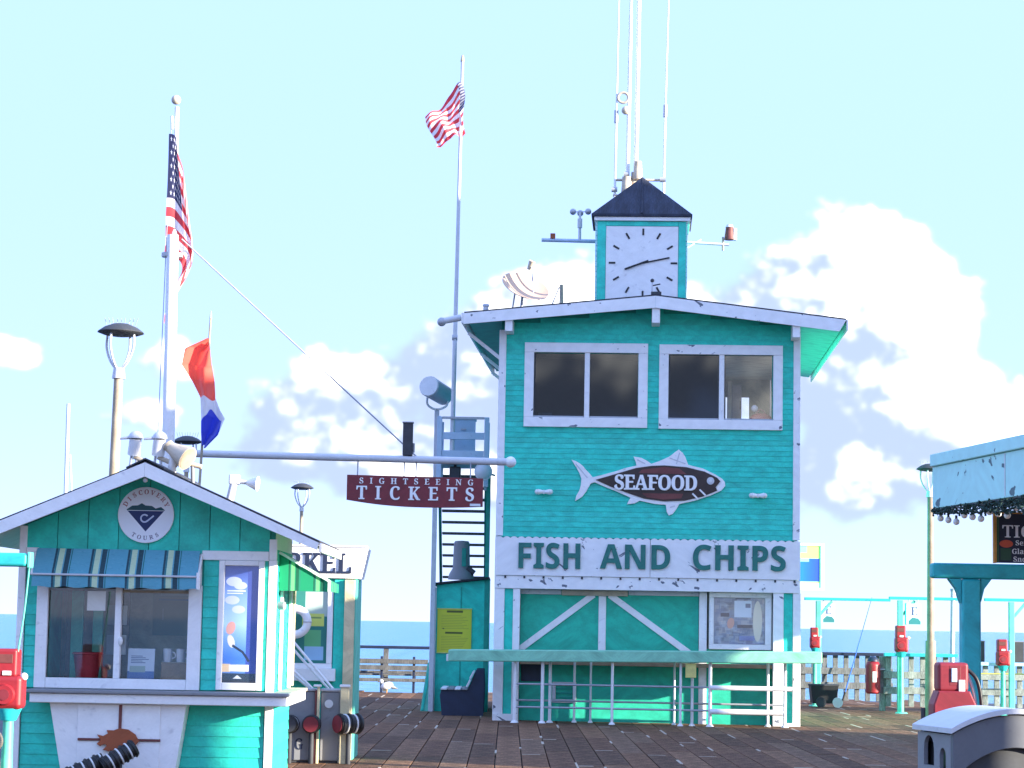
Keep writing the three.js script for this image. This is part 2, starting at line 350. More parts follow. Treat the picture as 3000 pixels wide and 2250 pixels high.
  mesh('downpipe', rod([-0.05, 0.1, -1.2], [-0.05, 6.8, -1.2], 0.04), M.galvPale, b);
  // windows: frame of four, mullion, two panes
  for (const [x0, x1, y0w, y1w, xm, tint] of [[0.43, 2.6, 5.13, 6.62, 1.535, 0], [2.8, 4.96, 5.12, 6.61, 3.895, 1]]) {
    const fr = mesh('window', merge([bx(x0, x1, y1w - 0.17, y1w, 0.003, 0.07), bx(x0, x1, y0w, y0w + 0.17, 0.003, 0.075), bx(x0, x0 + 0.165, y0w + 0.172, y1w - 0.172, 0.003, 0.07), bx(x1 - 0.165, x1, y0w + 0.172, y1w - 0.172, 0.003, 0.07)]), M.chip, b);
    box('mullion', xm - 0.045, xm + 0.045, y0w + 0.173, y1w - 0.173, -0.05, 0.05, M.white, fr);
    mesh('pane', new THREE.BoxGeometry(xm - 0.05 - x0 - 0.17, y1w - y0w - 0.35, 0.006), glassTint, fr, [(x0 + 0.17 + xm - 0.05) / 2, (y0w + y1w) / 2, -0.03]);
    mesh('pane', new THREE.BoxGeometry(x1 - 0.17 - xm - 0.05, y1w - y0w - 0.35, 0.006), tint ? glass : glassTint, fr, [(x1 - 0.17 + xm + 0.05) / 2, (y0w + y1w) / 2, -0.02]);
    box('sash', xm + 0.05, x1 - 0.166, y0w + 0.175, y0w + 0.2, -0.04, 0.02, M.galv, fr, 0.003);
    box('sash', x0 + 0.166, xm - 0.05, y0w + 0.175, y0w + 0.2, -0.045, 0.02, M.galv, fr, 0.003);
    box('sash', x0 + 0.167, x0 + 0.19, y0w + 0.201, y1w - 0.176, -0.045, 0.015, M.greyDark, fr, 0.003);
  }
  // lettering band in two panels with a scalloped upper edge
  for (const [x0, x1] of [[-0.02, 2.676], [2.684, 5.28]]) {
    const s = new THREE.Shape(); s.moveTo(x0, 2.52); s.lineTo(x1, 2.52); s.lineTo(x1, 3.17);
    const n = Math.round((x1 - x0) / 0.13), w = (x1 - x0) / n;
    for (let i = n; i > 0; i--) s.quadraticCurveTo(x0 + (i - 0.5) * w, 3.225, x0 + (i - 1) * w, 3.17);
    s.lineTo(x0, 2.52);
    mesh('sign_panel', meterUV(new THREE.ExtrudeGeometry(s, { depth: 0.05, bevelEnabled: false, curveSegments: 4 })), M.chip, b, [0, 0, 0.03]);
  }
  letters('FISH', sansB, 0.44, 1.17, 0.03, M.letterGreen, b, 0.34, 2.65, 0.083);
  letters('AND', sansB, 0.42, 1.25, 0.03, M.letterGreen, b, 1.81, 2.665, 0.083);
  letters('CHIPS', sansB, 0.43, 1.66, 0.03, M.letterGreen, b, 3.39, 2.67, 0.083);
  box('header_beam', -0.02, W + 0.03, 2.29, 2.515, -0.1, 0.06, M.chip, b);
  for (let i = 0; i < 16; i++) box('clip', 0.14 + i * 0.335, 0.175 + i * 0.335, 2.47, 2.512, 0.061, 0.075, M.greyDark, b, 0.004);
  // ground floor: posts, recessed front with white diagonal braces, poster case
  const post = (x0, x1, m, z1 = 0.03) => box('post', x0, x1, 0, 2.288, -0.12, z1, m, b);
  post(-0.02, 0.15, M.chip, 0.05); post(0.152, 0.298, M.teal, 0.01); post(0.3, 0.42, M.chip, 0.045);
  post(4.82, 4.998, M.chip, 0.045); post(5.0, 5.158, M.teal, 0.01); post(5.16, 5.29, M.chip, 0.05);
  box('foot_board', -0.02, 0.42, 0, 0.12, 0.052, 0.075, M.chip, b); box('foot_board', 4.82, 5.29, 0, 0.06, 0.052, 0.075, M.chip, b);
  box('recessed_wall', 0.42, 3.54, 0, 2.29, -0.34, -0.24, M.tealRecessShade, b, 0);
  box('recessed_wall', 3.54, 4.82, 0, 1.3, -0.34, -0.24, M.tealRecessShade, b, 0);
  box('recess_header', 0.42, 1.13, 2.2, 2.287, -0.235, -0.2, M.galvPale, b); box('recess_header', 1.14, 2.3, 2.19, 2.287, -0.235, -0.17, M.beige, b); box('recess_header', 2.31, 3.54, 2.21, 2.287, -0.235, -0.2, M.galvPale, b);
  box('brace', 1.79, 1.92, 1.2, 2.186, -0.239, -0.21, M.white, b);
  mesh('brace', beam([0.4, 1.22, -0.222], [1.7, 2.21, -0.222], 0.11, 0.03), M.white, b);
  mesh('brace', beam([1.98, 2.21, -0.222], [3.38, 1.22, -0.222], 0.11, 0.03), M.white, b);
  box('jamb', 3.545, 3.68, 0, 2.287, -0.24, -0.16, M.white, b);
  const pc = mesh('poster_case', merge([bx(3.72, 4.8, 2.2, 2.287, -0.22, -0.12), bx(3.72, 4.8, 1.3, 1.39, -0.22, -0.12), bx(3.72, 3.8, 1.391, 2.199, -0.22, -0.12), bx(4.69, 4.8, 1.391, 2.199, -0.22, -0.12)]), M.white, b);
  const posterM = printed(512, 448, (x, w, h) => {
    x.fillStyle = '#8f8f9a'; x.fillRect(0, 0, w, h);
    for (let i = 0; i < 240; i++) { const r = rnd(); x.fillStyle = ['#747686', '#a9a8a4', '#c9cbd2', '#8a7768', '#d9c7b4', '#5f5a5c'][Math.floor(r * 6)]; x.globalAlpha = 0.35; x.fillRect(rnd() * w, rnd() * h, 20 + rnd() * 70, 10 + rnd() * 60); }
    x.globalAlpha = 1; x.fillStyle = '#d5dbe2'; x.fillRect(w * 0.4, h * 0.06, w * 0.34, h * 0.36); x.fillStyle = '#6e6a78'; x.fillRect(w * 0.62, h * 0.12, w * 0.1, h * 0.09);
    x.fillStyle = '#e2d5b9'; x.beginPath(); x.ellipse(w * 0.86, h * 0.5, w * 0.09, h * 0.44, 0, 0, 7); x.fill();
    x.fillStyle = '#d59a80'; x.beginPath(); x.ellipse(w * 0.33, h * 0.55, w * 0.07, h * 0.12, 0.2, 0, 7); x.fill();
    x.fillStyle = '#54423d'; x.fillRect(w * 0.13, h * 0.33, w * 0.17, h * 0.08); x.fillRect(w * 0.46, h * 0.58, w * 0.3, h * 0.07);
    x.fillStyle = '#8c8fb4'; x.fillRect(w * 0.5, h * 0.82, w * 0.3, h * 0.1); x.fillStyle = '#3c3a40'; x.fillRect(w * 0.42, h * 0.0, w * 0.3, h * 0.03);
  });
  mesh('menu_poster', new THREE.BoxGeometry(0.88, 0.8, 0.012), posterM, pc, [4.245, 1.795, -0.19]);
  mesh('pane', new THREE.BoxGeometry(0.885, 0.805, 0.005), glass, pc, [4.245, 1.795, -0.135]);
  box('window_back', 3.7, 4.82, 1.3, 2.29, -0.34, -0.3, M.inner, b, 0);
  box('serving_shelf', 0.43, 4.81, 0.98, 1.05, -0.238, -0.02, M.card, b);
  box('hatch', 0.45, 0.85, 0.68, 0.975, -0.24, -0.22, M.navy, b);
  const vent = mesh('vent', merge([bx(1.0, 1.42, 0.62, 0.68, -0.238, -0.2), bx(1.0, 1.42, 0.32, 0.38, -0.238, -0.2), bx(1.0, 1.06, 0.381, 0.619, -0.238, -0.2), bx(1.36, 1.42, 0.381, 0.619, -0.238, -0.2)]), M.galvPale, b);
  for (let i = 0; i < 3; i++) box('slat', 1.062, 1.358, 0.4 + i * 0.075, 0.43 + i * 0.075, -0.235, -0.215, M.tealDark, vent, 0.003);
  // side trim seen along the stair side
  box('side_band', -0.035, -0.005, 2.29, 3.2, -0.9, -0.03, M.chip, b);
  // clock tower
  const tx = 2.46, tz = -1, th = 9.0;
  const tw = mesh('clock_tower', meterUV(new THREE.BoxGeometry(1.62, th - 6.9, 1.25)), M.teal, b, [tx, (th + 6.9) / 2, tz - 0.625]);
  const L = (p) => [p[0] - tx, p[1] - (th + 6.9) / 2, p[2] - tz + 0.625];
  const sub = (name, g, m) => { const o = mesh(name, g, m, tw); const q = L([0, 0, 0]); o.position.set(...q); return o; };
  sub('trim', merge([bx(1.66, 1.81, 7.0, 8.985, -0.998, -0.965), bx(3.13, 3.26, 7.0, 8.985, -0.998, -0.965), bx(1.812, 3.128, 8.9, 8.985, -0.998, -0.965)]), M.tealC);
  for (let i = 0; i < 18; i++) { const y = 7.3 + i * 0.095; sub('shingle', bx(1.62, 1.66, y, y + 0.088, -1.12 + (i % 2) * 0.01, -0.985, 0.004), M.aqua); sub('shingle', bx(3.262, 3.29, y, y + 0.088, -1.12 + (i % 2) * 0.01, -0.985, 0.004), M.aqua); }  // pale aqua puts the light on the tower edges into the shingle colour
  sub('clock_face', bx(1.815, 3.125, 7.2, 8.895, -0.997, -0.972), M.white);
  const cx = 2.49, cy = 8.22;
  for (let i = 0; i < 12; i++) {
    const a = i * Math.PI / 6, r0 = 0.5, r1 = 0.62, s = Math.sin(a), c = Math.cos(a);
    if (cy + c * r1 < 7.3) continue;
    sub('hour_mark', beam([cx + s * r0, cy + c * r0 * 1.02, -0.966], [cx + s * r1, cy + c * r1 * 1.02, -0.966], 0.035, 0.01), M.black);
  }
  sub('minute_hand', beam([cx - 0.06, cy - 0.015, -0.952], [cx + 0.48, cy + 0.1, -0.952], 0.028, 0.008), M.black);
  sub('hour_hand', beam([cx + 0.1, cy + 0.04, -0.94], [cx - 0.33, cy - 0.12, -0.94], 0.036, 0.008), M.black);
  sub('tower_fascia', bx(1.6, 3.34, 8.99, 9.06, -2.4, -0.92), M.white);
  const py = new THREE.ConeGeometry(0.905 * Math.SQRT2, 0.83, 4, 1); py.rotateY(Math.PI / 4); py.scale(1, 1, 0.86); const pg = meterUV(py.toNonIndexed()); pg.computeVertexNormals();
  const pr = sub('tower_roof', pg.translate(tx, 9.065 + 0.415 + 0.05, -1.67), M.slate);
  sub('tower_roof_edge', bx(1.545, 3.375, 9.062, 9.115, -2.46, -0.885, 0.01), M.slate);
  sub('roof_rib', beam([tx, 9.93, -1.66], [tx, 9.12, -0.87], 0.03, 0.02), M.slate);
}
// things fixed to or standing on the building
{
  const f = onMain('fish_sign', 'white-edged maroon fish-shaped sign reading SEAFOOD on the teal clapboards', 'sign');
  const c = (p) => [0.83 + p[0] * 0.001762, 4.928 - p[1] * 0.001763];
  mesh('backing', poly([[258, 212], [300, 226], [340, 250], [372, 275], [400, 310], [440, 350], [470, 385], [560, 362], [700, 322], [790, 290], [905, 262], [898, 225], [875, 172], [950, 185], [1010, 215], [1050, 243], [1130, 215], [1230, 168], [1280, 128], [1320, 98], [1360, 130], [1385, 170], [1415, 248], [1560, 282], [1680, 338], [1750, 380], [1778, 412], [1782, 450], [1745, 495], [1640, 545], [1480, 600], [1330, 635], [1300, 690], [1265, 735], [1230, 750], [1210, 715], [1200, 645], [1090, 638], [940, 607], [890, 635], [815, 645], [850, 580], [700, 515], [580, 470], [490, 430], [450, 445], [410, 520], [365, 580], [300, 620], [312, 570], [340, 520], [355, 470], [360, 400], [340, 345], [310, 290]].map(c).reverse(), 0.025, 0.003), M.white, f, [0, 0, 0.03]);
  const body = mesh('body', poly([[500, 408], [700, 347], [900, 285], [1050, 262], [1180, 255], [1400, 270], [1580, 312], [1700, 368], [1735, 405], [1690, 465], [1705, 498], [1560, 560], [1380, 603], [1180, 612], [980, 588], [800, 528], [640, 470]].map(c).reverse(), 0.012), M.brownFish, f, [0, 0, 0.059]);
  mesh('flank', poly([[920, 335], [960, 300], [1180, 272], [1330, 285], [1400, 340]].map(c).reverse(), 0.005), M.maroonFish, body, [0, 0, 0.013]);
  mesh('flank', poly([[960, 535], [1370, 535], [1350, 580], [1180, 595], [1010, 575]].map(c).reverse(), 0.005), M.maroonFish, body, [0, 0, 0.013]);
  const eye = c([1638, 403]); mesh('eye', meterUV(new THREE.CylinderGeometry(0.065, 0.065, 0.012, 20).rotateX(Math.PI / 2)), M.galvPale, f, [eye[0], eye[1], 0.08]);
  mesh('pupil', meterUV(new THREE.CylinderGeometry(0.028, 0.028, 0.01, 16).rotateX(Math.PI / 2)), M.paper, f, [eye[0], eye[1], 0.091]);
  for (const [p, q] of [[[1530, 490], [1590, 548]], [[1460, 530], [1520, 590]]]) { const a = c(p), e = c(q); mesh('gill', beam([...a, 0.076], [...e, 0.076], 0.03, 0.008), M.white, f); }
  const t0 = c([684, 500]); letters('SEAFOOD', serifB, 0.255, 1.46, 0.014, M.white, f, t0[0], t0[1], 0.081, 'letter', -0.02, 0.006);
  for (const [p, q] of [[[1330, 125], [1300, 240]], [[1230, 180], [1390, 235]], [[910, 200], [990, 240]], [[300, 250], [420, 390]], [[1240, 670], [1290, 655]]]) { const a = c(p), e = c(q); mesh('fin_ray', beam([...a, 0.06], [...e, 0.06], 0.02, 0.006), M.galvPale, f); }
}
for (const [x, y, side] of [[0.81, 3.98, 'left of the tail'], [4.54, 3.97, 'beside the nose']]) {
  const s = onMain('twin_spotlight', x < 2 ? 'small white twin spotlight on the clapboards by the fish tail' : 'small white twin spotlight on the clapboards past the fish nose', 'spotlight', 'twin spotlights either side of the fish sign');
  mesh('bracket', meterUV(new THREE.CylinderGeometry(0.035, 0.035, 0.1, 10).rotateX(Math.PI / 2)), M.white, s, [x, y, 0.08]);
  for (const k of [-1, 1]) { mesh('lamp_head', rod([x + k * 0.02, y, 0.12], [x + k * 0.1, y, 0.13], 0.03, 0.05, 12), M.white, s); mesh('lens', meterUV(new THREE.SphereGeometry(0.046, 12, 8)), M.bulb, s, [x + k * 0.115, y, 0.132]); }
}
{
  const r = onMain('counter_rail', 'long green plank counter on pale pipe legs before the seafood building', 'counter');
  const pl = mesh('counter_plank', bx(-0.74, 5.6, -0.1, 0.1, -0.28, 0.28, 0.02), M.ledge, r, [0, 1.13, 0.62], [0, 0, 0.0125]);
  mesh('plank_end', bx(-0.78, -0.742, -0.1, 0.02, -0.2, 0.2, 0.01), M.white, pl);
  for (const [x, z, w] of [[0.4, 0.75, 0.032], [0.87, 0.75, 0.03], [0.99, 0.5, 0.028], [1.4, 0.2, 0.022], [1.68, 0.18, 0.02], [2.06, 0.75, 0.026], [3.12, 0.35, 0.02], [3.22, 0.75, 0.024], [3.42, 0.62, 0.026], [3.72, 0.75, 0.032], [4.72, 0.3, 0.026], [5.0, 0.5, 0.03]]) {
    const l = mesh('leg', rod([x, 0.004, z], [x, 1.04 + x * 0.0125, z], w), M.white, r);
    mesh('foot', meterUV(new THREE.CylinderGeometry(w * 1.5, w * 2.3, 0.035, 10)), M.white, l, [x, 0.02, z]);
  }
  for (const [y, z] of [[0.66, 0.75], [0.27, 0.75], [0.37, 0.3]]) mesh('rail', rod([0.4, y, z], [4.98, y, z], 0.018), M.galv, r);
  mesh('rail', rod([3.72, 0.66, 0.82], [5.1, 0.66, 0.82], 0.042), M.white, r);  // thicker white rails put the sunlit stretch into the colour
  mesh('rail', rod([3.72, 0.26, 0.82], [4.95, 0.26, 0.82], 0.05), M.white, r);
  mesh('napkin_box', bx(3.3, 3.48, 0.82, 1.06, 0.72, 0.84), M.lemon, r);
}
{ // antennas behind the tower roof
  const mast = onMain('radio_mast', 'white radio mast with stacked brackets behind the clock tower roof', 'mast');
  mesh('mast_pole', rod([2.3, 7.2, -3.0], [2.3, 10.3, -3.0], 0.07, 0.06), M.beige, mast);
  mesh('antenna', rod([2.33, 10.3, -3.0], [2.38, 18.0, -3.0], 0.045, 0.03), M.white, mast);
  mesh('coil', rod([2.37, 10.15, -2.95], [2.37, 10.5, -2.95], 0.1, 0.07), M.beige, mast);
  mesh('coil', rod([2.16, 9.9, -2.95], [2.16, 10.2, -2.95], 0.11, 0.09), M.beige, mast);
  mesh('bracket', rod([1.95, 10.15, -3.0], [2.9, 10.15, -3.0], 0.025), M.beige, mast);
  mesh('bracket', rod([1.9, 9.85, -3.0], [2.85, 9.8, -3.0], 0.025), M.beige, mast);
  const whips = [['tall whip antenna with a ring insulator left of the radio mast', 2.15, 9.6, 2.25, 18, 0.042], ['thin whip antenna at the clamp left of the tower roof', 1.92, 9.3, 1.97, 14.2, 0.026], ['thin whip antenna on clamps right of the tower apex', 2.84, 9.5, 2.93, 14.2, 0.026]];
  for (const [label, x0, y0, x1, y1, r] of whips) {
    const w = onMain('whip_antenna', label, 'antenna', 'antennas above the clock tower');
    mesh('rod', rod([x0, y0 - 2.2, -3.0], [lerp(x0, x1, 0.45), lerp(y0, y1, 0.45), -3.0], r, r * 0.85), M.white, w);
    mesh('tip', rod([lerp(x0, x1, 0.45), lerp(y0, y1, 0.45), -3.0], [x1, y1, -3.0], r * 0.7, r * 0.45), M.white, w);
    for (const q of [0.1, 0.22]) mesh('clamp', rod([x0 - 0.05, y0 + q * 3, -2.98], [x0 + 0.06, y0 + q * 3, -2.98], 0.05), M.galv, w);
    if (r > 0.04) { mesh('ring_insulator', meterUV(new THREE.TorusGeometry(0.1, 0.025, 8, 18)), M.beige, w, [2.07, 11.75, -2.98]); mesh('ring_insulator', meterUV(new THREE.SphereGeometry(0.08, 10, 8)), M.beige, w, [2.12, 11.5, -2.98]); }
    else mesh('ferrule', rod([lerp(x0, x1, 0.4), lerp(y0, y1, 0.4), -3], [lerp(x0, x1, 0.45), lerp(y0, y1, 0.45), -3], 0.04), M.galv, w);
  }
  const a = onMain('anemometer', 'cup anemometer on a horizontal arm off the clock tower', 'anemometer');
  mesh('arm', rod([0.62, 8.72, -1.5], [1.66, 8.7, -1.5], 0.035), M.paleBlue, a);
  mesh('stem', rod([1.32, 8.72, -1.5], [1.32, 9.24, -1.5], 0.03, 0.022), M.galvPale, a);
  mesh('sensor', rod([1.32, 8.95, -1.5], [1.32, 9.12, -1.5], 0.045), M.galvPale, a);
  for (const [dx, dz] of [[-0.13, 0], [0.15, 0.03], [0.0, -0.14]]) { const cu = mesh('cup', meterUV(new THREE.SphereGeometry(0.06, 12, 8, 0, Math.PI * 1.2)), M.galv, a, [1.32 + dx, 9.25, -1.5 + dz]); mesh('spoke', rod([-dx, 0, -dz], [0, 0, 0], 0.009), M.galv, cu); }
  mesh('box_sensor', bx(0.78, 0.87, 8.74, 8.84, -1.55, -1.46), M.rust, a);
  const l = onMain('tower_light_arm', 'dark lantern on a pale arm off the right of the clock tower', 'lamp');
  mesh('arm', rod([3.28, 8.7, -1.5], [4.06, 8.66, -1.5], 0.025), M.galvPale, l);
  mesh('arm', rod([3.3, 8.6, -1.5], [3.55, 8.76, -1.5], 0.02), M.galvPale, l);
  mesh('stem', rod([3.95, 8.55, -1.5], [3.95, 8.8, -1.5], 0.02), M.tan, l);
  mesh('lantern', rod([4.07, 8.75, -1.5], [4.07, 8.98, -1.5], 0.1, 0.07, 8), M.maroonFish, l);
  mesh('lantern_cap', rod([4.07, 8.98, -1.5], [4.07, 9.03, -1.5], 0.08, 0.05, 8), M.galvPale, l);
  mesh('shield', bx(4.14, 4.2, 8.74, 8.96, -1.55, -1.45), M.white, l);
}
{
  const d = onMain('satellite_dish', 'tilted round satellite dish with feed arm on the roof', 'satellite dish');
  const prof = []; for (let i = 0; i <= 40; i++) { const r = i / 40 * 0.48; prof.push(new THREE.Vector2(r, r * r * 0.62)); }
  for (let i = 40; i >= 0; i--) { const r = i / 40 * 0.48; prof.push(new THREE.Vector2(r, r * r * 0.62 - 0.012)); }
  const bowl = mesh('bowl', meterUV(new THREE.LatheGeometry(prof, 72)), M.dish, d, [0.17, 8.1, -3.9], [0.62, 0, -0.34]);
  mesh('feed_arm', rod([0.38, 8.04, -3.55], [0.34, 8.54, -3.55], 0.014), M.galvPale, d);
  mesh('feed_horn', rod([0.29, 8.5, -3.63], [0.35, 8.66, -3.57], 0.05, 0.065), M.beige, d);
  mesh('strut', rod([0.08, 7.15, -4.0], [0.15, 8.07, -3.93], 0.025), M.galv, d);
  mesh('strut', rod([-0.12, 7.12, -3.75], [0.01, 8.09, -3.85], 0.016), M.galv, d);
  const v = onMain('roof_vent', 'short white vent pipe on the roof between dish and tower', 'vent');
  mesh('pipe', rod([0.98, 7.25, -2.2], [0.97, 8.0, -2.2], 0.05, 0.035), M.beige, v); mesh('brace', rod([0.72, 7.4, -2.2], [0.93, 7.95, -2.2], 0.012), M.galv, v);
  const v2 = onMain('roof_pipe', 'stubby grey pipe on the roof at the eave past the dish', 'vent');
  mesh('pipe', rod([-0.28, 7.05, 0.1], [-0.27, 7.25, 0.1], 0.05), M.galvPale, v2); mesh('cap', rod([-0.27, 7.25, 0.1], [-0.27, 7.29, 0.1], 0.07, 0.05), M.galv, v2);
  const g = onMain('ridge_figure', 'tiny pale finial on the gable peak before the clock', 'finial');
  mesh('post', rod([2.66, 7.46, 0.4], [2.66, 7.66, 0.4], 0.015), M.galvPale, g); mesh('knob', meterUV(new THREE.SphereGeometry(0.035, 10, 8)), M.greyDark, g, [2.66, 7.69, 0.4]); mesh('arm', rod([2.66, 7.6, 0.4], [2.8, 7.63, 0.4], 0.012), M.greyDark, g);
}
{ // what can be made out through the upstairs windows
  const d = onMain('desk', 'desk below the upstairs windows, seen through the panes', 'desk');
  box('top', 2.75, 5.1, 5.2, 5.25, -0.75, -0.14, M.card, d); box('leg', 2.8, 2.86, 4.2, 5.2, -0.7, -0.64, M.card, d); box('leg', 5.0, 5.06, 4.2, 5.2, -0.7, -0.64, M.card, d); box('leg', 2.8, 2.86, 4.2, 5.2, -0.24, -0.18, M.card, d); box('leg', 5.0, 5.06, 4.2, 5.2, -0.24, -0.18, M.card, d);
  const r = onMain('red_bag', 'red bag on the desk behind the upstairs pane', 'bag'); mesh('bag', meterUV(new THREE.SphereGeometry(0.14, 14, 10).scale(1.4, 0.75, 0.8)), M.red, r, [4.6, 5.35, -0.3]); mesh('handle', meterUV(new THREE.TorusGeometry(0.07, 0.012, 6, 14, Math.PI)), M.maroon, r, [4.6, 5.44, -0.3]);
  const l = onMain('desk_lamp', 'white round desk lamp behind the upstairs pane', 'lamp'); mesh('stem', rod([4.5, 5.25, -0.5], [4.5, 5.5, -0.5], 0.012), M.greyDark, l); mesh('shade', meterUV(new THREE.SphereGeometry(0.065, 14, 10)), M.bulb, l, [4.5, 5.55, -0.5]); mesh('base', rod([4.5, 5.25, -0.5], [4.5, 5.27, -0.5], 0.07), M.greyDark, l);
  const t = onMain('table', 'side table inside the other upstairs window', 'table'); box('top', 0.3, 2.4, 5.15, 5.2, -0.8, -0.2, M.card, t); for (const x of [0.34, 2.3]) for (const z of [-0.76, -0.28]) box('leg', x, x + 0.06, 4.2, 5.15, z, z + 0.06, M.card, t);
  const p = onMain('radio', 'small white radio set on the table upstairs', 'radio'); box('case', 0.66, 0.92, 5.2, 5.42, -0.45, -0.3, M.greyDark, p); box('panel', 0.67, 0.91, 5.34, 5.41, -0.299, -0.29, M.bulb, p, 0.003);
  const c = onMain('cabinet', 'tall cream cabinet in the upstairs room', 'cabinet'); box('case', 4.05, 4.12, 4.2, 6.1, -1.5, -1.2, M.cream, c); box('door', 4.13, 4.3, 4.25, 6.05, -1.5, -1.22, M.tan, c); box('handle', 4.27, 4.29, 5.6, 5.75, -1.219, -1.2, M.greyDark, c);
}
{ // stair and landing on the left flank
  const s = thing('outside_staircase', 'pale blue landing with open-riser stair against the seafood building', 'staircase', [0, 0, 0]);
  const x0 = -1.38, x1 = -0.42;
  box('landing_floor', x0, x1, 4.62, 4.7, -43.2, -41.9, M.paleBlue, s);
  for (const x of [x0, x1 - 0.08]) for (const z of [-41.98, -43.15]) box('newel', x, x + 0.09, 4.2, 5.5, z, z + 0.08, M.paleBlue, s);
  for (const y of [4.74, 5.08, 5.46]) box('rail', x0 + 0.092, x1 - 0.082, y, y + (y > 5.4 ? 0.045 : 0.13), -41.96, -41.92, y > 5.4 ? M.galv : M.paleBlue, s);
  for (const y of [4.74, 5.08, 5.46]) box('rail', x0 + 0.02, x0 + 0.06, y, y + 0.06, -43.06, -41.99, M.paleBlue, s);
  for (let i = 0; i < 20; i++) { const y = 4.45 - i * 0.21, z = -43.3 - i * 0.24; if (y > 0.1) box('tread', x0 + 0.06, x1 - 0.06, y, y + 0.045, z - 0.14, z + 0.14, M.greyWood, s); }
  for (const x of [x0 + 0.02, x1 - 0.05]) mesh('stringer', beam([x, 4.6, -43.2], [x, 0.2, -48.2], 0.05, 0.26), M.tealDark, s);
  box('post', x0 - 0.09, x0, 0, 5.7, -42.95, -42.86, M.galvPale, s);
  box('post', x1 - 0.03, x1 + 0.05, 0, 4.62, -43.12, -43.04, M.tealDark, s);
  const lk = thing('storage_locker', 'pale blue locker standing on the stair landing', 'locker'); box('body', -1.12, -0.68, 4.7, 5.5, -42.9, -42.5, M.paleBlue, lk); box('lid', -1.14, -0.66, 5.5, 5.54, -42.92, -42.48, M.galvPale, lk); box('handle', -0.95, -0.85, 5.3, 5.33, -42.498, -42.47, M.galv, lk);
  const sp = thing('floodlight', 'pale drum floodlight on a yoke above the stair post', 'floodlight');
  mesh('drum', rod([-1.56, 6.1, -42.3], [-1.3, 6.0, -42.95], 0.2, 0.19, 20), M.galv, sp); mesh('lens', rod([-1.575, 6.105, -42.26], [-1.56, 6.1, -42.3], 0.185, 0.19, 20), M.paper, sp);
  mesh('yoke', tube([[-1.6, 6.0, -42.65], [-1.6, 5.8, -42.8], [-1.43, 5.72, -42.88], [-1.24, 5.8, -42.85], [-1.24, 6.0, -42.75]], 0.022), M.white, sp); mesh('pin', rod([-1.43, 5.66, -42.9], [-1.43, 5.74, -42.88], 0.03), M.galv, sp);
  const h = thing('storage_hut', 'low teal shed with sloping dark roof below the stair', 'shed');
  mesh('wall', poly([[-1.36, 0], [-0.36, 0], [-0.36, 2.5], [-1.36, 2.38]], 2.2), M.teal, h, [0, 0, -45.25]);
  mesh('roof', slab([-1.44, 2.42, -42.95], [-0.36, 2.55, -42.95], [-0.36, 2.55, -45.4], [-1.44, 2.42, -45.4], 0.04), M.roof, h);
  box('corner_board', -1.42, -1.362, 0, 2.34, -43.1, -43.03, M.galvPale, h);
  box('seam', -0.9, -0.88, 0.1, 2.35, -43.048, -43.04, M.tealDark, h, 0.002);
  const lp = thing('loose_panel', 'weathered teal panel leaning on the shed corner', 'panel'); mesh('board', poly([[-1.62, 0], [-1.38, 0], [-1.4, 1.0], [-1.5, 0.9]], 0.04), M.seafoam, lp, [0, 0, -42.95]); mesh('batten', beam([-1.58, 0.02, -42.9], [-1.45, 0.88, -42.9], 0.04, 0.02), M.teal, lp);
  const ys = thing('notice_board', 'yellow notice board with two headings on the shed wall', 'sign');
  mesh('board', new THREE.BoxGeometry(0.65, 0.82, 0.02), printed(256, 320, (x, w, h2) => { x.fillStyle = '#d8d23c'; x.fillRect(0, 0, w, h2); x.fillStyle = '#5a5a22'; x.fillRect(70, 10, 120, 16); x.fillRect(60, 168, 130, 14); x.fillStyle = '#a9a437'; for (let i = 0; i < 9; i++) x.fillRect(30, 45 + i * 12, 150 + (i * 37) % 60, 3); for (let i = 0; i < 9; i++) x.fillRect(30, 200 + i * 12, 150 + (i * 53) % 60, 3); x.fillStyle = '#4a4a30'; x.fillRect(40, 140, 12, 8); }), ys, [-1.01, 1.52, -43.03]);
  mesh('frame', merge([bx(-1.345, -0.675, 1.925, 1.945, -43.045, -43.01), bx(-1.345, -0.675, 1.095, 1.112, -43.045, -43.01)]), M.lemon, ys);
  const vh = thing('vent_cowl', 'grey weathered vent cowl on the shed roof behind the treads', 'vent');
  mesh('cowl', meterUV(new THREE.LatheGeometry([[0.26, 0], [0.24, 0.1], [0.17, 0.22], [0.155, 0.7], [0.13, 0.74], [0, 0.75]].map((p) => new THREE.Vector2(...p)), 14)), M.grey, vh, [-0.91, 2.5, -43.5]);
  mesh('vent_slot', bx(-0.9, -0.82, 2.75, 3.1, -43.345, -43.33), M.tealDark, vh); mesh('spout', rod([-0.8, 2.72, -43.4], [-0.66, 2.62, -43.4], 0.06), M.greyDark, vh);
  const wd = thing('round_dish', 'small pale round dish on the building corner behind the tickets sign', 'antenna'); mesh('dish', meterUV(new THREE.SphereGeometry(0.2, 20, 12, 0, Math.PI * 2, 0, 0.9).rotateX(Math.PI / 2)), M.galvPale, wd, [-0.5, 4.46, -41.7]); mesh('bracket', rod([-0.5, 4.46, -41.62], [-0.28, 4.4, -41.7], 0.02), M.galv, wd); mesh('rim', meterUV(new THREE.TorusGeometry(0.157, 0.012, 6, 24)), M.galvPale, wd, [-0.5, 4.46, -41.575]);
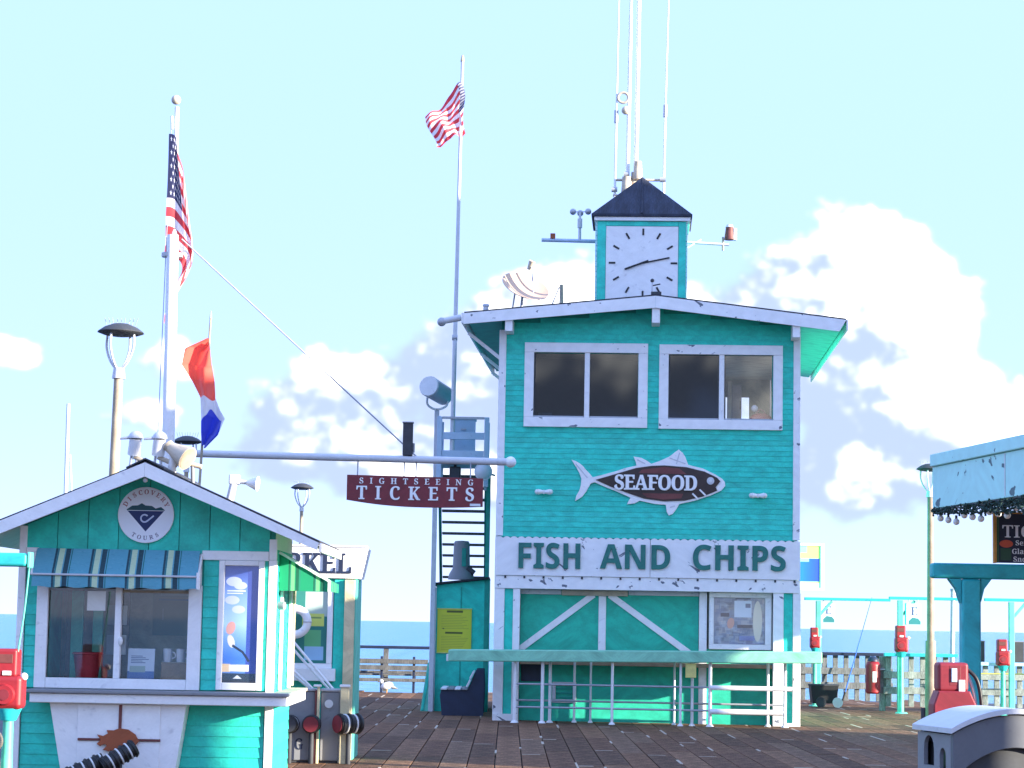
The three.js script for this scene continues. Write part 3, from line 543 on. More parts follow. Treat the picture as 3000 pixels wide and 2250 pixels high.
  const dl = thing('hanging_speaker', 'black box speaker hanging under the stair landing', 'speaker'); box('case', -1.14, -0.93, 4.3, 4.58, -42.3, -42.05, M.black, dl, 0.02); box('hanger', -1.06, -1.01, 4.581, 4.62, -42.2, -42.15, M.greyDark, dl); box('grille', -1.12, -0.95, 4.32, 4.56, -42.049, -42.04, M.greyDark, dl, 0.004);
}
{ // dark park bench seen end-on by the shed
  const b = thing('park_bench', 'dark bench with pale slat ends beside the seafood building', 'bench');
  mesh('end_frame', poly([[-1.16, 0], [-0.42, 0], [-0.4, 0.5], [-0.42, 0.83], [-0.55, 0.83], [-0.7, 0.46], [-1.18, 0.45], [-1.2, 0.36]], 0.08, 0.006), M.navy, b, [0, 0, -41.3]);
  mesh('end_frame', poly([[-1.16, 0], [-0.42, 0], [-0.4, 0.5], [-0.42, 0.83], [-0.55, 0.83], [-0.7, 0.46], [-1.18, 0.45], [-1.2, 0.36]], 0.08, 0.006), M.navy, b, [0, 0, -42.6]);
  for (let i = 0; i < 4; i++) mesh('seat_slat', bx(-1.19 + i * 0.125, -1.08 + i * 0.125, 0.462, 0.495, -42.65, -41.16, 0.008), i % 2 ? M.grey : M.paper, b);
  for (let i = 0; i < 2; i++) mesh('back_slat', bx(-0.07, 0.07, -0.02, 0.02, -42.65, -41.16, 0.008), M.paper, b, [-0.69 + i * 0.06, 0.58 + i * 0.15, 0], [0, 0, 1.1]);
}
{ // sea rail and bench at the end of the pier
  const r = thing('sea_rail', 'dark wooden sea rail across the gap between the buildings', 'railing');
  box('handrail', -4.6, -1.2, 1.02, 1.09, -54.3, -54.14, M.navy, r); for (const x of [-4.4, -2.95, -1.5]) box('post', x, x + 0.12, 0, 1.018, -54.28, -54.16, M.greyWood, r);
  for (const y of [0.42]) box('rail_board', -4.6, -1.2, y, y + 0.08, -54.15, -54.1, M.greyWood, r);
  const b = thing('sea_bench', 'weathered slatted bench facing the sea between the buildings', 'bench');
  for (const [y, h] of [[0.68, 0.11], [0.53, 0.11], [0.26, 0.08]]) box('slat', -3.7, -1.86, y, y + h, -53.5, -53.45, M.greyWood, b);
  for (const x of [-3.72, -2.98, -2.22]) { const l = box('leg', x, x + 0.06, 0, 0.85, -53.56, -53.51, M.navy, b); }
  for (let i = 0; i < 3; i++) box('seat_slat', -3.7, -1.86, 0.4, 0.44, -53.72 - i * 0.14, -53.6 - i * 0.14, M.greyWood, b);
  for (const x of [-3.72, -2.98, -2.22]) box('seat_bracket', x, x + 0.06, 0.33, 0.398, -54.0, -53.565, M.navy, b);
  const g = thing('gull', 'white gull standing on the deck by the sea bench', 'bird', [-2.8, 0, -53.2]);
  mesh('body', meterUV(new THREE.SphereGeometry(0.1, 14, 10).scale(1.5, 0.9, 0.8)), M.paper, g, [0, 0.17, 0], [0, 0, 0.25]); mesh('head', meterUV(new THREE.SphereGeometry(0.05, 12, 8)), M.paper, g, [-0.13, 0.27, 0]); mesh('beak', rod([-0.17, 0.265, 0], [-0.22, 0.255, 0], 0.012, 0.004), M.orange, g); mesh('tail', meterUV(new THREE.ConeGeometry(0.05, 0.16, 8)), M.grey, g, [0.2, 0.12, 0], [0, 0, -1.9]);
  for (const z of [-0.03, 0.03]) mesh('leg', rod([0, 0.004, z], [0.01, 0.1, z], 0.008), M.orange, g);
}
{ // framed picture hung off the right wall
  const p = thing('framed_picture', 'framed blue and lime picture sign hung off the building side', 'sign');
  mesh('picture', new THREE.BoxGeometry(0.4, 0.76, 0.02), printed(200, 380, (x, w, h) => { x.fillStyle = '#c6e27a'; x.fillRect(0, 0, w, h); x.fillStyle = '#8fe0c0'; x.fillRect(0, 0, w * 0.4, h * 0.16); const g = x.createLinearGradient(0, 0, w, 0); g.addColorStop(0, '#1273e0'); g.addColorStop(1, '#2a45b0'); x.fillStyle = g; x.fillRect(4, h * 0.3, w - 8, h * 0.55); x.fillStyle = '#8fc7f5'; x.fillRect(20, h * 0.3, 80, 30); x.fillStyle = '#e6e3cf'; x.fillRect(0, h * 0.88, w, h * 0.12); }), p, [5.45, 2.8, -41]);
  mesh('frame', merge([bx(5.22, 5.72, 3.18, 3.23, -41.03, -40.97), bx(5.22, 5.72, 2.37, 2.42, -41.03, -40.97), bx(5.66, 5.72, 2.421, 3.179, -41.03, -40.97), bx(5.22, 5.25, 2.421, 3.179, -41.03, -40.97)]), M.palePost, p);
  mesh('bracket', rod([5.05, 3.22, -41.06], [5.7, 3.22, -41.06], 0.02), M.galv, p);
}

// ---------------------------------------------------------------- poles, flags, boom and hanging sign
function cloth(nu, nv, fn) { const g = new THREE.PlaneGeometry(1, 1, nu, nv), p = g.attributes.position, uv = g.attributes.uv; for (let i = 0; i < p.count; i++) p.setXYZ(i, ...fn(uv.getX(i), 1 - uv.getY(i))); g.computeVertexNormals(); return g; }
function usFlag(x, w, h) {
  for (let i = 0; i < 13; i++) { x.fillStyle = i % 2 ? '#f4f0f2' : '#d8414a'; x.fillRect(0, i * h / 13, w, h / 13 + 1); }
  x.fillStyle = '#232a58'; x.fillRect(0, 0, w * 0.4, h * 7 / 13);
  x.fillStyle = '#ffffff';
  for (let r = 0; r < 9; r++) for (let c = 0; c < (r % 2 ? 5 : 6); c++) { const cx = w * 0.4 * ((c + (r % 2 ? 1 : 0.5)) / 6), cy = h * 7 / 13 * (r + 0.75) / 9.5; x.beginPath(); for (let k = 0; k < 10; k++) { const a = k * Math.PI / 5 - Math.PI / 2, q = k % 2 ? 5.5 : 13; x.lineTo(cx + Math.cos(a) * q, cy + Math.sin(a) * q); } x.fill(); }
}
const flagTex = canvasTex(760, 500, usFlag);
const flagM = new THREE.MeshPhysicalMaterial({ map: flagTex, roughness: 0.95, transmission: 0.45, thickness: 0, side: THREE.DoubleSide });
{
  const m = thing('flag_mast', 'tall white two-section flag mast with ball top and long boom', 'flagpole');
  mesh('lower_mast', rod([-4.98, 0, -33], [-5.07, 7.32, -33], 0.105, 0.085, 18), M.white, m);
  mesh('topmast', rod([-5.07, 6.6, -33.2], [-5.105, 9.3, -33.2], 0.05, 0.032, 12), M.white, m);
  mesh('mast_band', rod([-5.08, 7.0, -33.08], [-5.08, 7.06, -33.08], 0.16), M.galv, m);
  mesh('ball', meterUV(new THREE.SphereGeometry(0.072, 18, 12)), M.beige, m, [-5.115, 9.4, -33.16]);
  mesh('pulley', rod([-5.16, 8.95, -33.16], [-5.17, 9.15, -33.16], 0.02), M.galvPale, m);
  mesh('halyard', rod([-5.19, 4.3, -33.0], [-5.17, 9.1, -33.16], 0.006), M.wire, m);
  const bo = mesh('boom', rod([-4.95, 4.125, -33.6], [-0.02, 4.11, -34], 0.055, 0.055, 14), M.galvPale, m);
  mesh('boom_ball', meterUV(new THREE.SphereGeometry(0.085, 16, 12)), M.white, bo, [0.0, 4.11, -34]);
  mesh('boom_collar', rod([-4.98, 4.02, -33.1], [-4.98, 4.22, -33.1], 0.14), M.galv, m);
  mesh('boom_strut', rod([-4.98, 4.12, -33.1], [-4.94, 4.12, -33.6], 0.05), M.galvPale, m);
  mesh('lift_line', rod([-4.95, 7.28, -33.1], [-1.42, 4.16, -33.88], 0.011), M.wire, m);
  const f = mesh('mast_flag', cloth(44, 60, (s, t) => {
    const y = 8.86 - 1.8 * t - 1.05 * Math.pow(s, 1.7); let x = -5.19 + (0.26 + 0.4 * t) * Math.pow(s, 0.6) + 0.02 * Math.sin(11 * s + 3 * t) - 0.03 * t;
    const low = smooth(7.2 - y, 0, 1.1); x = lerp(x, -5.34 + 0.13 * s + 0.06 * Math.sin(9 * s), low);
    return [x, y, -33.06 - 0.16 * smooth(7.7 - y, 0, 0.5) + 0.05 * Math.sin(17 * s + 2.5 * t) * (0.35 + s)];
  }), flagM, scene); tag(f, 'stars and stripes flag drooping in folds along the white mast', 'flag');
  const p = thing('roof_flagpole', 'slender pale flagpole rising from the landing past the roof eave', 'flagpole'); mesh('pole', rod([-1.1, 4.7, -42], [-1.055, 12.3, -42], 0.045, 0.028, 12), M.galvPale, p); mesh('truck', rod([-1.055, 12.3, -42], [-1.053, 12.42, -42], 0.04, 0.02), M.tan, p); mesh('clamp', rod([-1.14, 7.0, -42], [-1.04, 7.0, -42], 0.055), M.galv, p);
  const f2 = mesh('streaming_flag', cloth(40, 26, (s, t) => {
    const S = s; s = s < 0.4 ? s * 0.35 : 0.14 + (s - 0.4) * 1.4333; const tx = lerp(-1.07, -1.74, s), ty = lerp(11.9, 11.14, Math.pow(s, 0.95)), bxx = lerp(-0.96, -1.52, s), by = lerp(10.92, 10.64, s);
    const k = Math.sin(s * 8 + t * 4) * 0.06 + Math.sin(s * 17 - t * 5) * 0.02;
    return [lerp(tx, bxx, Math.pow(t, 0.8)) + 0.04 * Math.sin(t * 6 + s * 3), lerp(ty, by, t) + k * 0.45, -41.95 + k * 2 + 0.1 * s];
  }), flagM, scene); tag(f2, 'stars and stripes flag streaming from the pole above the building', 'flag');
  const p3 = thing('leaning_flagpole', 'thin leaning pole carrying the red, white and blue banner', 'flagpole'); mesh('pole', rod([-4.4, 0, -31], [-4.197, 5.82, -31], 0.026, 0.014), M.tan, p3); mesh('tip', rod([-4.197, 5.82, -31], [-4.195, 5.92, -31], 0.018, 0.006), M.galv, p3);
  const prof = [[0, 5.5, -4.22, -4.19], [0.1, 5.38, -4.52, -4.175], [0.25, 5.15, -4.56, -4.15], [0.4, 4.95, -4.43, -4.12], [0.55, 4.72, -4.31, -4.1], [0.66, 4.55, -4.29, -4.02], [0.76, 4.42, -4.27, -3.94], [0.9, 4.2, -4.26, -4.03], [1, 4.03, -4.25, -4.2]];
  const f3 = mesh('banner_flag', cloth(22, 54, (s, t) => { let i = 0; while (i < prof.length - 2 && t > prof[i + 1][0]) i++; const a = prof[i], b = prof[i + 1], k = smooth((t - a[0]) / (b[0] - a[0]), 0, 1); return [lerp(lerp(a[2], b[2], k), lerp(a[3], b[3], k), s), lerp(a[1], b[1], k) + 0.03 * Math.sin(6 * s), -30.95 + 0.09 * Math.sin(s * 7 + t * 9)]; }),
    new THREE.MeshPhysicalMaterial({ roughness: 0.95, transmission: 0.4, thickness: 0, side: THREE.DoubleSide, map: canvasTex(128, 512, (x, w, h) => { x.fillStyle = '#ff6350'; x.fillRect(0, 0, w, h * 0.58); x.fillStyle = '#e9e4e6'; x.fillRect(0, h * 0.57, w, h); x.fillStyle = '#2f3fc4'; x.beginPath(); x.moveTo(0, h * 0.8); x.lineTo(w * 0.55, h * 0.66); x.lineTo(w * 0.85, h * 0.78); x.lineTo(w, h * 0.86); x.lineTo(w, h); x.lineTo(0, h); x.fill(); }) }), scene);
  tag(f3, 'limp banner, coral red over white over blue, on a leaning pole', 'flag');
  const s = thing('tickets_sign', 'maroon board reading SIGHTSEEING TICKETS hanging from the boom', 'sign');
  mesh('board', (() => { const sh = new THREE.Shape(); sh.moveTo(-2.45, 3.86); sh.lineTo(-2.45, 3.49); sh.bezierCurveTo(-2.0, 3.42, -1.5, 3.36, -0.41, 3.42); sh.lineTo(-0.41, 3.84); sh.lineTo(-2.45, 3.86); return meterUV(new THREE.ExtrudeGeometry(sh, { depth: 0.04, bevelEnabled: true, bevelSize: 0.004, bevelThickness: 0.004, bevelSegments: 1, curveSegments: 20 })); })(), M.maroon, s, [0, 0, -33.87]);
  letters('TICKETS', serifB, 0.2, 1.78, 0.006, M.white, s, -2.31, 3.5, -33.822, 'letter', 0.13, 0.002);
  letters('SIGHTSEEING', serifB, 0.088, 1.72, 0.004, M.white, s, -2.27, 3.735, -33.822, 'letter', 0.09, 0);
  for (const x of [-2.3, -1.6, -1.42, -0.6]) mesh('hanger', rod([x, 3.84, -33.85], [x, 4.07, -33.9], 0.01), M.wire, s);
  mesh('smudge_plate', bx(-0.6, -0.44, 3.42, 3.46, -33.822, -33.81), M.paper, s);
  const d = thing('boom_lantern', 'dark weathered box standing upright on the boom', 'lamp'); box('case', -1.63, -1.48, 4.17, 4.66, -33.95, -33.82, M.greyDark, d, 0.012); box('cap', -1.64, -1.47, 4.66, 4.68, -33.96, -33.81, M.grey, d); box('side_bracket', -1.479, -1.45, 4.22, 4.36, -33.92, -33.86, M.grey, d);
}
function streetLamp(x, z, h, label, r = 0.05, m = M.tan, base = 0, lean = 0) {
  const l = thing('pier_lamp', label, 'street lamp', [x, 0, z], 0, 'lamps along the pier'); l.rotation.z = lean;
  mesh('pole', rod([0, base, 0], [0, h - 0.55, 0], r, r * 0.75, 14), m, l);
  mesh('collar', rod([0, h - 0.62, 0], [0, h - 0.5, 0], r * 1.1, r * 0.9, 14), M.galvPale, l);
  mesh('base_sleeve', rod([0, base, 0], [0, 1.5, 0], r * 1.45, r * 1.3, 14), m, l);
  for (let i = 0; i < 4; i++) { const a = i * Math.PI / 2 + 0.45; mesh('arm', tube([[0, h - 0.55, 0], [Math.cos(a) * 0.12, h - 0.42, Math.sin(a) * 0.12], [Math.cos(a) * 0.19, h - 0.25, Math.sin(a) * 0.19], [Math.cos(a) * 0.185, h - 0.1, Math.sin(a) * 0.185]], 0.014, 14), M.galvPale, l); }
  mesh('hood', meterUV(new THREE.LatheGeometry([[0, 0.11], [0.09, 0.1], [0.19, 0.06], [0.26, 0.01], [0.27, -0.005], [0.2, -0.03], [0.1, -0.045], [0, -0.05]].map((p) => new THREE.Vector2(...p)), 24)), M.greyDark, l, [0, h - 0.08, 0]);
  for (let i = 0; i < 9; i++) mesh('bird_spike', rod([-0.16 + i * 0.04, h - 0.02, 0], [-0.2 + i * 0.05, h + 0.09, 0.03 * (i % 3 - 1)], 0.003), M.wire, l);
  return l;
}
streetLamp(-4.62, -26, 5.05, 'tan pier lamp with dark hood just behind the near kiosk roof', 0.07, M.tan, 0, -0.012);
streetLamp(-5.76, -40, 4.87, 'pier lamp whose dark hood shows behind the banner pole');
streetLamp(-4.8, -52, 4.78, 'thin pier lamp over the sea past the kiosk eave');
streetLamp(8.03, -43, 4.84, 'slim pale pier lamp beside the aqua booth roof', 0.075, M.lampPost);
{ // sailing boat beyond the pier
  const b = thing('sailboat', 'moored sailboat whose mast shows above the kiosk roof', 'sailboat', [-14.8, -3.6, -75]);
  const hull = new THREE.Shape([[-4, 0.9], [-3.4, -0.2], [3.2, -0.2], [4.6, 1.1]].map((p) => new THREE.Vector2(...p))); mesh('hull', meterUV(new THREE.ExtrudeGeometry(hull, { depth: 1.4, bevelEnabled: true, bevelSize: 0.3, bevelThickness: 0.5, bevelSegments: 4 })), M.white, b, [0, 0, -0.7]);
  mesh('cabin', bx(-1.6, 1.2, 0.9, 1.6, -0.6, 0.6, 0.15), M.white, b); mesh('mast', rod([0.08, 0.9, 0], [-0.02, 12.3, 0], 0.09, 0.06), M.galvPale, b); mesh('stay', rod([0.9, 1.2, 0], [0.1, 10.6, 0], 0.05, 0.03), M.galvPale, b); mesh('boom', rod([0, 2.2, 0], [-3.4, 2.3, 0], 0.06), M.galvPale, b);
}

// ---------------------------------------------------------------- the near ticket kiosk
const KX = -3.51, KZ = -22;
const onKiosk = (name, label, cat, group) => thing(name, label, cat, [KX, 0, KZ], 0, group);
{
  const k = onKiosk('tour_kiosk', 'small gabled teal kiosk with striped awning and round tours badge', 'kiosk');
  const x0 = -1.23, x1 = 1.23, D = 1.75, E = 2.56, A = 3.08;
  mesh('front_wall', wallWithHoles([[x0, 0], [x1, 0], [x1, E], [0.02, A], [x0, E]], [[-0.95, 0.41, 1.09, 2.0]], 0.08), M.tealDark, k, [0, 0, -0.08]);
  box('side_wall', x0, x0 + 0.08, 0, E, -D, -0.082, M.teal, k, 0); box('side_wall', x1 - 0.08, x1, 0, E, -D, -0.082, M.white, k, 0);
  mesh('back_wall', wallWithHoles([[x0 + 0.081, 0], [x1 - 0.081, 0], [x1 - 0.081, E], [x0 + 0.081, E]], [], 0.07), M.inner, k, [0, 0, -D]); box('floor', x0 + 0.081, x1 - 0.081, 0.08, 0.13, -D + 0.071, -0.081, M.card, k, 0); box('ceiling', x0 + 0.081, x1 - 0.081, 2.36, 2.4, -D + 0.071, -0.081, M.inner, k, 0);
  siding(k, [1.0, 2.26], 0.1, () => [[x0 + 0.06, -1.06], [0.55, 0.7], [1.1, x1 - 0.06]], 0, [M.teal, M.tealB, M.tealC]);
  siding(k, [0.06, 0.86], 0.1, () => [[x0 + 0.06, x1 - 0.06]], 0, [M.teal, M.tealB, M.tealC]);
  // lap boards of the sunlit flank
  for (let y = 0.06, i = 0; y < 2.3; y += 0.1, i++) mesh('siding_board', meterUV(new THREE.BoxGeometry(0.012, 0.112, D - 0.12)), [M.teal, M.tealB, M.tealC][i % 3], k, [x1 + 0.008, y + 0.05, -D / 2 - 0.03], [0, 0, 0.085]);
  for (let i = 0; i < 8; i++) { const a = x0 + 0.05 + i * 0.296, b = a + 0.288, hy = (x) => A - Math.abs(x - 0.02) / 1.22 * (A - E) - 0.005; const pts = [[a, 2.31], [b, 2.31], [b, hy(b)]]; if (a < 0.02 && b > 0.02) pts.push([0.02, A - 0.02]); pts.push([a, hy(a)]); mesh('gable_board', poly(pts, 0.016), [M.teal, M.tealB][i % 2], k, [0, 0, 0.002]); }
  // roof
  const f = 0.5, bz = -D - 0.3, ya = 3.17, ye = 2.44, xe = 1.7;
  mesh('roof', slab([-xe, ye, f], [0.02, ya, f], [0.02, ya, bz], [-xe, ye, bz], 0.04), M.roof, k); mesh('roof', slab([0.02, ya, f], [xe, ye, f], [xe, ye, bz], [0.02, ya, bz], 0.04), M.roof, k);
  mesh('soffit', slab([-xe + 0.03, ye - 0.05, f - 0.01], [0.02, ya - 0.045, f - 0.01], [0.02, ya - 0.045, bz], [-xe + 0.03, ye - 0.05, bz], 0.02), M.white, k); mesh('soffit', slab([0.02, ya - 0.045, f - 0.01], [xe - 0.03, ye - 0.05, f - 0.01], [xe - 0.03, ye - 0.05, bz], [0.02, ya - 0.045, bz], 0.02), M.white, k);
  mesh('rake_board', poly([[-xe, ye - 0.02], [0.02, ya - 0.015], [0.02, ya - 0.15], [-xe, ye - 0.14]], 0.035), M.white, k, [0, 0, f + 0.002]); mesh('rake_board', poly([[0.022, ya - 0.015], [xe, ye - 0.02], [xe - 0.02, ye - 0.09], [0.022, ya - 0.15]], 0.035), M.white, k, [0, 0, f + 0.002]);
  mesh('ridge_cap', merge([slab([-0.16, 3.11, f + 0.02], [0.02, 3.2, f + 0.02], [0.02, 3.2, bz], [-0.16, 3.11, bz], 0.015), slab([0.02, 3.2, f + 0.02], [0.2, 3.11, f + 0.02], [0.2, 3.11, bz], [0.02, 3.2, bz], 0.015)]), M.greyDark, k);
  box('eave_board', xe - 0.002, xe + 0.03, ye - 0.11, ye - 0.025, bz, f - 0.01, M.white, k);
  mesh('gable_hook', meterUV(new THREE.SphereGeometry(0.025, 10, 8)), M.galvPale, k, [0.02, 2.99, f - 0.03]);
  // trim
  box('corner_board', x0 - 0.02, x0 + 0.05, 0, 2.55, 0.003, 0.045, M.white, k); box('corner_board', x1 - 0.05, x1 + 0.025, 2.26, 2.46, 0.003, 0.045, M.white, k); box('corner_board', x1 - 0.05, x1 + 0.03, 0, 2.258, 0.003, 0.04, M.white, k);
  box('header_board', x0 + 0.052, -1.06, 2.25, 2.34, 0.01, 0.05, M.white, k); box('header_board', 0.53, x1 - 0.052, 2.25, 2.34, 0.01, 0.05, M.white, k);
  box('window_head', -1.05, 0.53, 2.0, 2.3, 0.003, 0.04, M.white, k);
  // service window
  const w = mesh('service_window', merge([bx(-1.06, -0.95, 0.99, 2.0, -0.06, 0.05), bx(0.41, 0.54, 0.99, 2.0, -0.06, 0.05), bx(-0.949, 0.409, 0.99, 1.09, -0.06, 0.045), bx(-0.3, -0.24, 1.091, 2.0, -0.05, 0.035)]), M.white, k);
  mesh('pane', new THREE.BoxGeometry(0.645, 0.9, 0.005), glass, w, [-0.625, 1.545, -0.02]); mesh('pane', new THREE.BoxGeometry(0.645, 0.9, 0.005), glass, w, [0.085, 1.545, -0.035]);
  box('sash_rail', -0.948, -0.302, 1.93, 1.955, -0.04, 0.0, M.galv, w, 0.003); box('sash_rail', -0.239, 0.408, 1.92, 1.945, -0.05, -0.01, M.tan, w, 0.003); mesh('latch', meterUV(new THREE.SphereGeometry(0.03, 12, 8).scale(0.8, 1.5, 0.6)), M.bulb, w, [-0.235, 1.45, 0.04]);
  // poster window
  const pw = mesh('poster_frame', merge([bx(0.7, 0.755, 1.0, 2.248, 0.01, 0.06), bx(1.085, 1.14, 1.0, 2.248, 0.01, 0.06), bx(0.756, 1.084, 1.0, 1.07, 0.01, 0.06), bx(0.756, 1.084, 2.2, 2.248, 0.01, 0.06)]), M.white, k);
  mesh('poster', new THREE.BoxGeometry(0.327, 1.128, 0.008), printed(256, 880, (x, W, H) => {
    const g = x.createLinearGradient(0, 0, 0, H); g.addColorStop(0, '#2a3f9a'); g.addColorStop(0.25, '#7ea6e8'); g.addColorStop(0.5, '#a9cdf4'); g.addColorStop(0.8, '#3f78d0'); g.addColorStop(1, '#6c93c8'); x.fillStyle = g; x.fillRect(0, 0, W, H);
    x.fillStyle = '#c9d3f0'; for (const [a, b, r] of [[70, 120, 60], [120, 150, 50], [60, 260, 55], [110, 330, 50]]) { x.beginPath(); x.ellipse(a, b, r, r * 0.6, 0, 0, 7); x.fill(); }
    x.fillStyle = '#33489f'; x.fillRect(W * 0.68, 0, W * 0.32, H); x.fillStyle = '#e7a796'; x.beginPath(); x.ellipse(55, 470, 34, 50, 0.3, 0, 7); x.fill(); x.fillStyle = '#f0e9e6'; x.beginPath(); x.ellipse(60, 570, 26, 50, -0.3, 0, 7); x.fill();
    x.strokeStyle = '#1c2436'; x.lineWidth = 18; x.beginPath(); x.moveTo(70, 600); x.lineTo(150, 650); x.lineTo(200, 720); x.stroke(); x.fillStyle = '#e7c79a'; x.fillRect(0, 740, 60, 60); x.fillStyle = '#e9e6e1'; x.fillRect(50, 745, 150, 50);
    x.fillStyle = '#1e2f3d'; x.fillRect(0, 810, W, 70); x.fillStyle = '#cfd6d8'; x.beginPath(); x.moveTo(80, 850); x.lineTo(115, 822); x.lineTo(150, 850); x.fill(); x.fillStyle = '#e8eefc'; x.fillRect(20, 185, 140, 10); x.fillRect(20, 205, 120, 8);
  }), pw, [0.92, 1.635, 0.022]);
  mesh('pane', new THREE.BoxGeometry(0.327, 1.128, 0.004), glass, pw, [0.92, 1.635, 0.04]);
  // counter
  const ct = box('counter', -1.03, 1.42, 0.86, 0.95, 0.0, 0.35, M.white, k, 0.01); box('counter_top', -1.06, 1.44, 0.952, 0.985, -0.0, 0.38, M.grey, ct, 0.008);
  box('counter_return', 1.26, 1.42, 0.86, 0.95, -D + 0.1, -0.002, M.white, k); box('counter_return_top', 1.26, 1.44, 0.952, 0.985, -D + 0.1, -0.002, M.beige, k);
  const pn = mesh('counter_front', poly([[-0.85, 0.855], [0.45, 0.855], [0.33, 0], [-0.68, 0]], 0.22, 0.004), M.white, k, [0, 0, 0.03]);
  mesh('inset_panel', merge([bx(-0.58, 0.21, 0.03, 0.85, 0.256, 0.268)]), M.white, pn, [0, 0, -0.03]);
  box('base_board', x0 + 0.05, -0.7, 0.03, 0.16, 0.06, 0.1, M.white, k);
  const fr = mesh('fish_emblem', (() => { const P = [[-0.02, 0.0], [0.05, 0.03], [0.04, -0.04]]; const c = (x, y) => [-0.378 + (x - 680) / 290 * 0.4, 0.625 - (y - 1385) / 155 * 0.212];
    return poly([[680, 1430], [720, 1440], [755, 1420], [745, 1398], [790, 1400], [830, 1385], [890, 1392], [940, 1425], [965, 1470], [940, 1500], [900, 1520], [850, 1542], [800, 1530], [760, 1540], [722, 1532], [750, 1505], [735, 1490], [700, 1505], [680, 1492], [708, 1465]].map((p) => c(...p)).reverse(), 0.02, 0.003); })(), M.rust, pn, [0, 0, 0.255]);
  mesh('cross_bar', bx(-0.57, 0.22, 0.506, 0.53, 0.27, 0.284), M.maroonFish, pn, [0, 0, -0.03]); mesh('cross_bar', bx(-0.185, -0.155, 0.532, 0.85, 0.27, 0.284), M.maroonFish, pn, [0, 0, -0.03]); mesh('cross_bar', bx(-0.185, -0.155, 0.05, 0.504, 0.27, 0.284), M.maroonFish, pn, [0, 0, -0.03]);
  // striped awnings: dyed cloth
  const stripeM = (bg, s1, s2) => new THREE.MeshStandardMaterial({ roughness: 0.9, side: THREE.DoubleSide, map: canvasTex(1024, 128, (x, W, H) => { x.fillStyle = bg; x.fillRect(0, 0, W, H); for (let i = 0; i < 5; i++) { const c = 165 + i * 228; x.fillStyle = s2; x.fillRect(c - 46, 0, 14, H); x.fillRect(c + 20, 0, 30, H); x.fillStyle = s1; x.fillRect(c - 22, 0, 34, H); x.fillStyle = '#2b6d6c'; x.fillRect(c - 30, 0, 6, H); x.fillRect(c + 56, 0, 6, H); } for (let i = 0; i < 900; i++) { x.globalAlpha = 0.05; x.fillStyle = rnd() < 0.5 ? '#000' : '#fff'; x.fillRect(rnd() * W, rnd() * H, 2 + rnd() * 20, 2); } x.globalAlpha = 1; }) });
  const aw = mesh('awning', cloth(60, 12, (s, t) => { const q = t < 0.72 ? t / 0.72 : 1, v = Math.max(0, (t - 0.72) / 0.28); return [lerp(-1.07, 0.51, s) + (s - 0.5) * 0.02 * t, 2.335 - 0.25 * q - 0.125 * v + 0.006 * Math.sin(s * 40) * v, 0.06 + 0.17 * q + 0.006 * Math.sin(s * 33 + 1) * v]; }), stripeM('#5c9fb2', '#b9cfae', '#2c4a55'), k);
  mesh('awning_rod', rod([-1.09, 2.08, 0.24], [0.54, 2.08, 0.24], 0.011), M.galvPale, aw); mesh('awning_arm', rod([0.525, 1.96, 0.235], [0.525, 2.12, 0.235], 0.02), M.white, aw); mesh('awning_arm', rod([0.525, 2.08, 0.23], [0.525, 2.3, 0.05], 0.012), M.white, aw); mesh('awning_arm', rod([-1.085, 2.08, 0.23], [-1.085, 2.3, 0.05], 0.012), M.white, aw);
  const greenStripe = stripeM('#0f8a63', '#6fc07e', '#0b5a45');
  const sa = mesh('side_awning', cloth(20, 10, (s, t) => [lerp(1.25, 1.74, t), 2.33 - 0.27 * t, lerp(-0.3, -1.5, s)]), greenStripe, k);
  const endG = poly([[1.25, 2.325], [1.74, 2.055], [1.74, 1.97], [1.25, 1.97]], 0.006); { const uv = endG.attributes.uv; for (let i = 0; i < uv.count; i++) uv.setXY(i, (uv.getX(i) - 1.21) * 0.9, uv.getY(i)); }
  mesh('awning_end', endG, greenStripe, sa, [0, 0, -0.31]); mesh('awning_piping', beam([1.245, 2.345, -0.29], [1.745, 2.07, -0.29], 0.025, 0.02), M.white, sa); mesh('awning_piping', beam([1.745, 2.075, -0.29], [1.745, 1.965, -0.29], 0.03, 0.02), M.white, sa); mesh('awning_flap', poly([[0, 0], [1.2, 0], [1.2, 0.09], [0, 0.09]], 0.006).rotateY(Math.PI / 2), greenStripe, sa, [1.742, 1.97, -0.3]);
  // window and trim on the flank, lit by the sun
  box('side_trim', 1.252, 1.285, 0.99, 2.0, -0.5, -0.42, M.white, k); box('side_trim', 1.252, 1.285, 0.99, 2.0, -1.4, -1.32, M.white, k); box('side_trim', 1.25, 1.285, 1.0, 2.0, -D + 0.0, -D + 0.12, M.cream, k);
  mesh('side_light', rod([1.27, 1.82, -0.12], [1.33, 1.82, -0.1], 0.04), M.galv, k);
  // badge
  const bd = onKiosk('round_badge', 'round white badge with navy diamond reading DISCOVERY TOURS', 'sign');
  mesh('disc', meterUV(new THREE.CylinderGeometry(0.272, 0.272, 0.03, 48).rotateX(Math.PI / 2)), M.white, bd, [-0.03, 2.675, 0.04]);
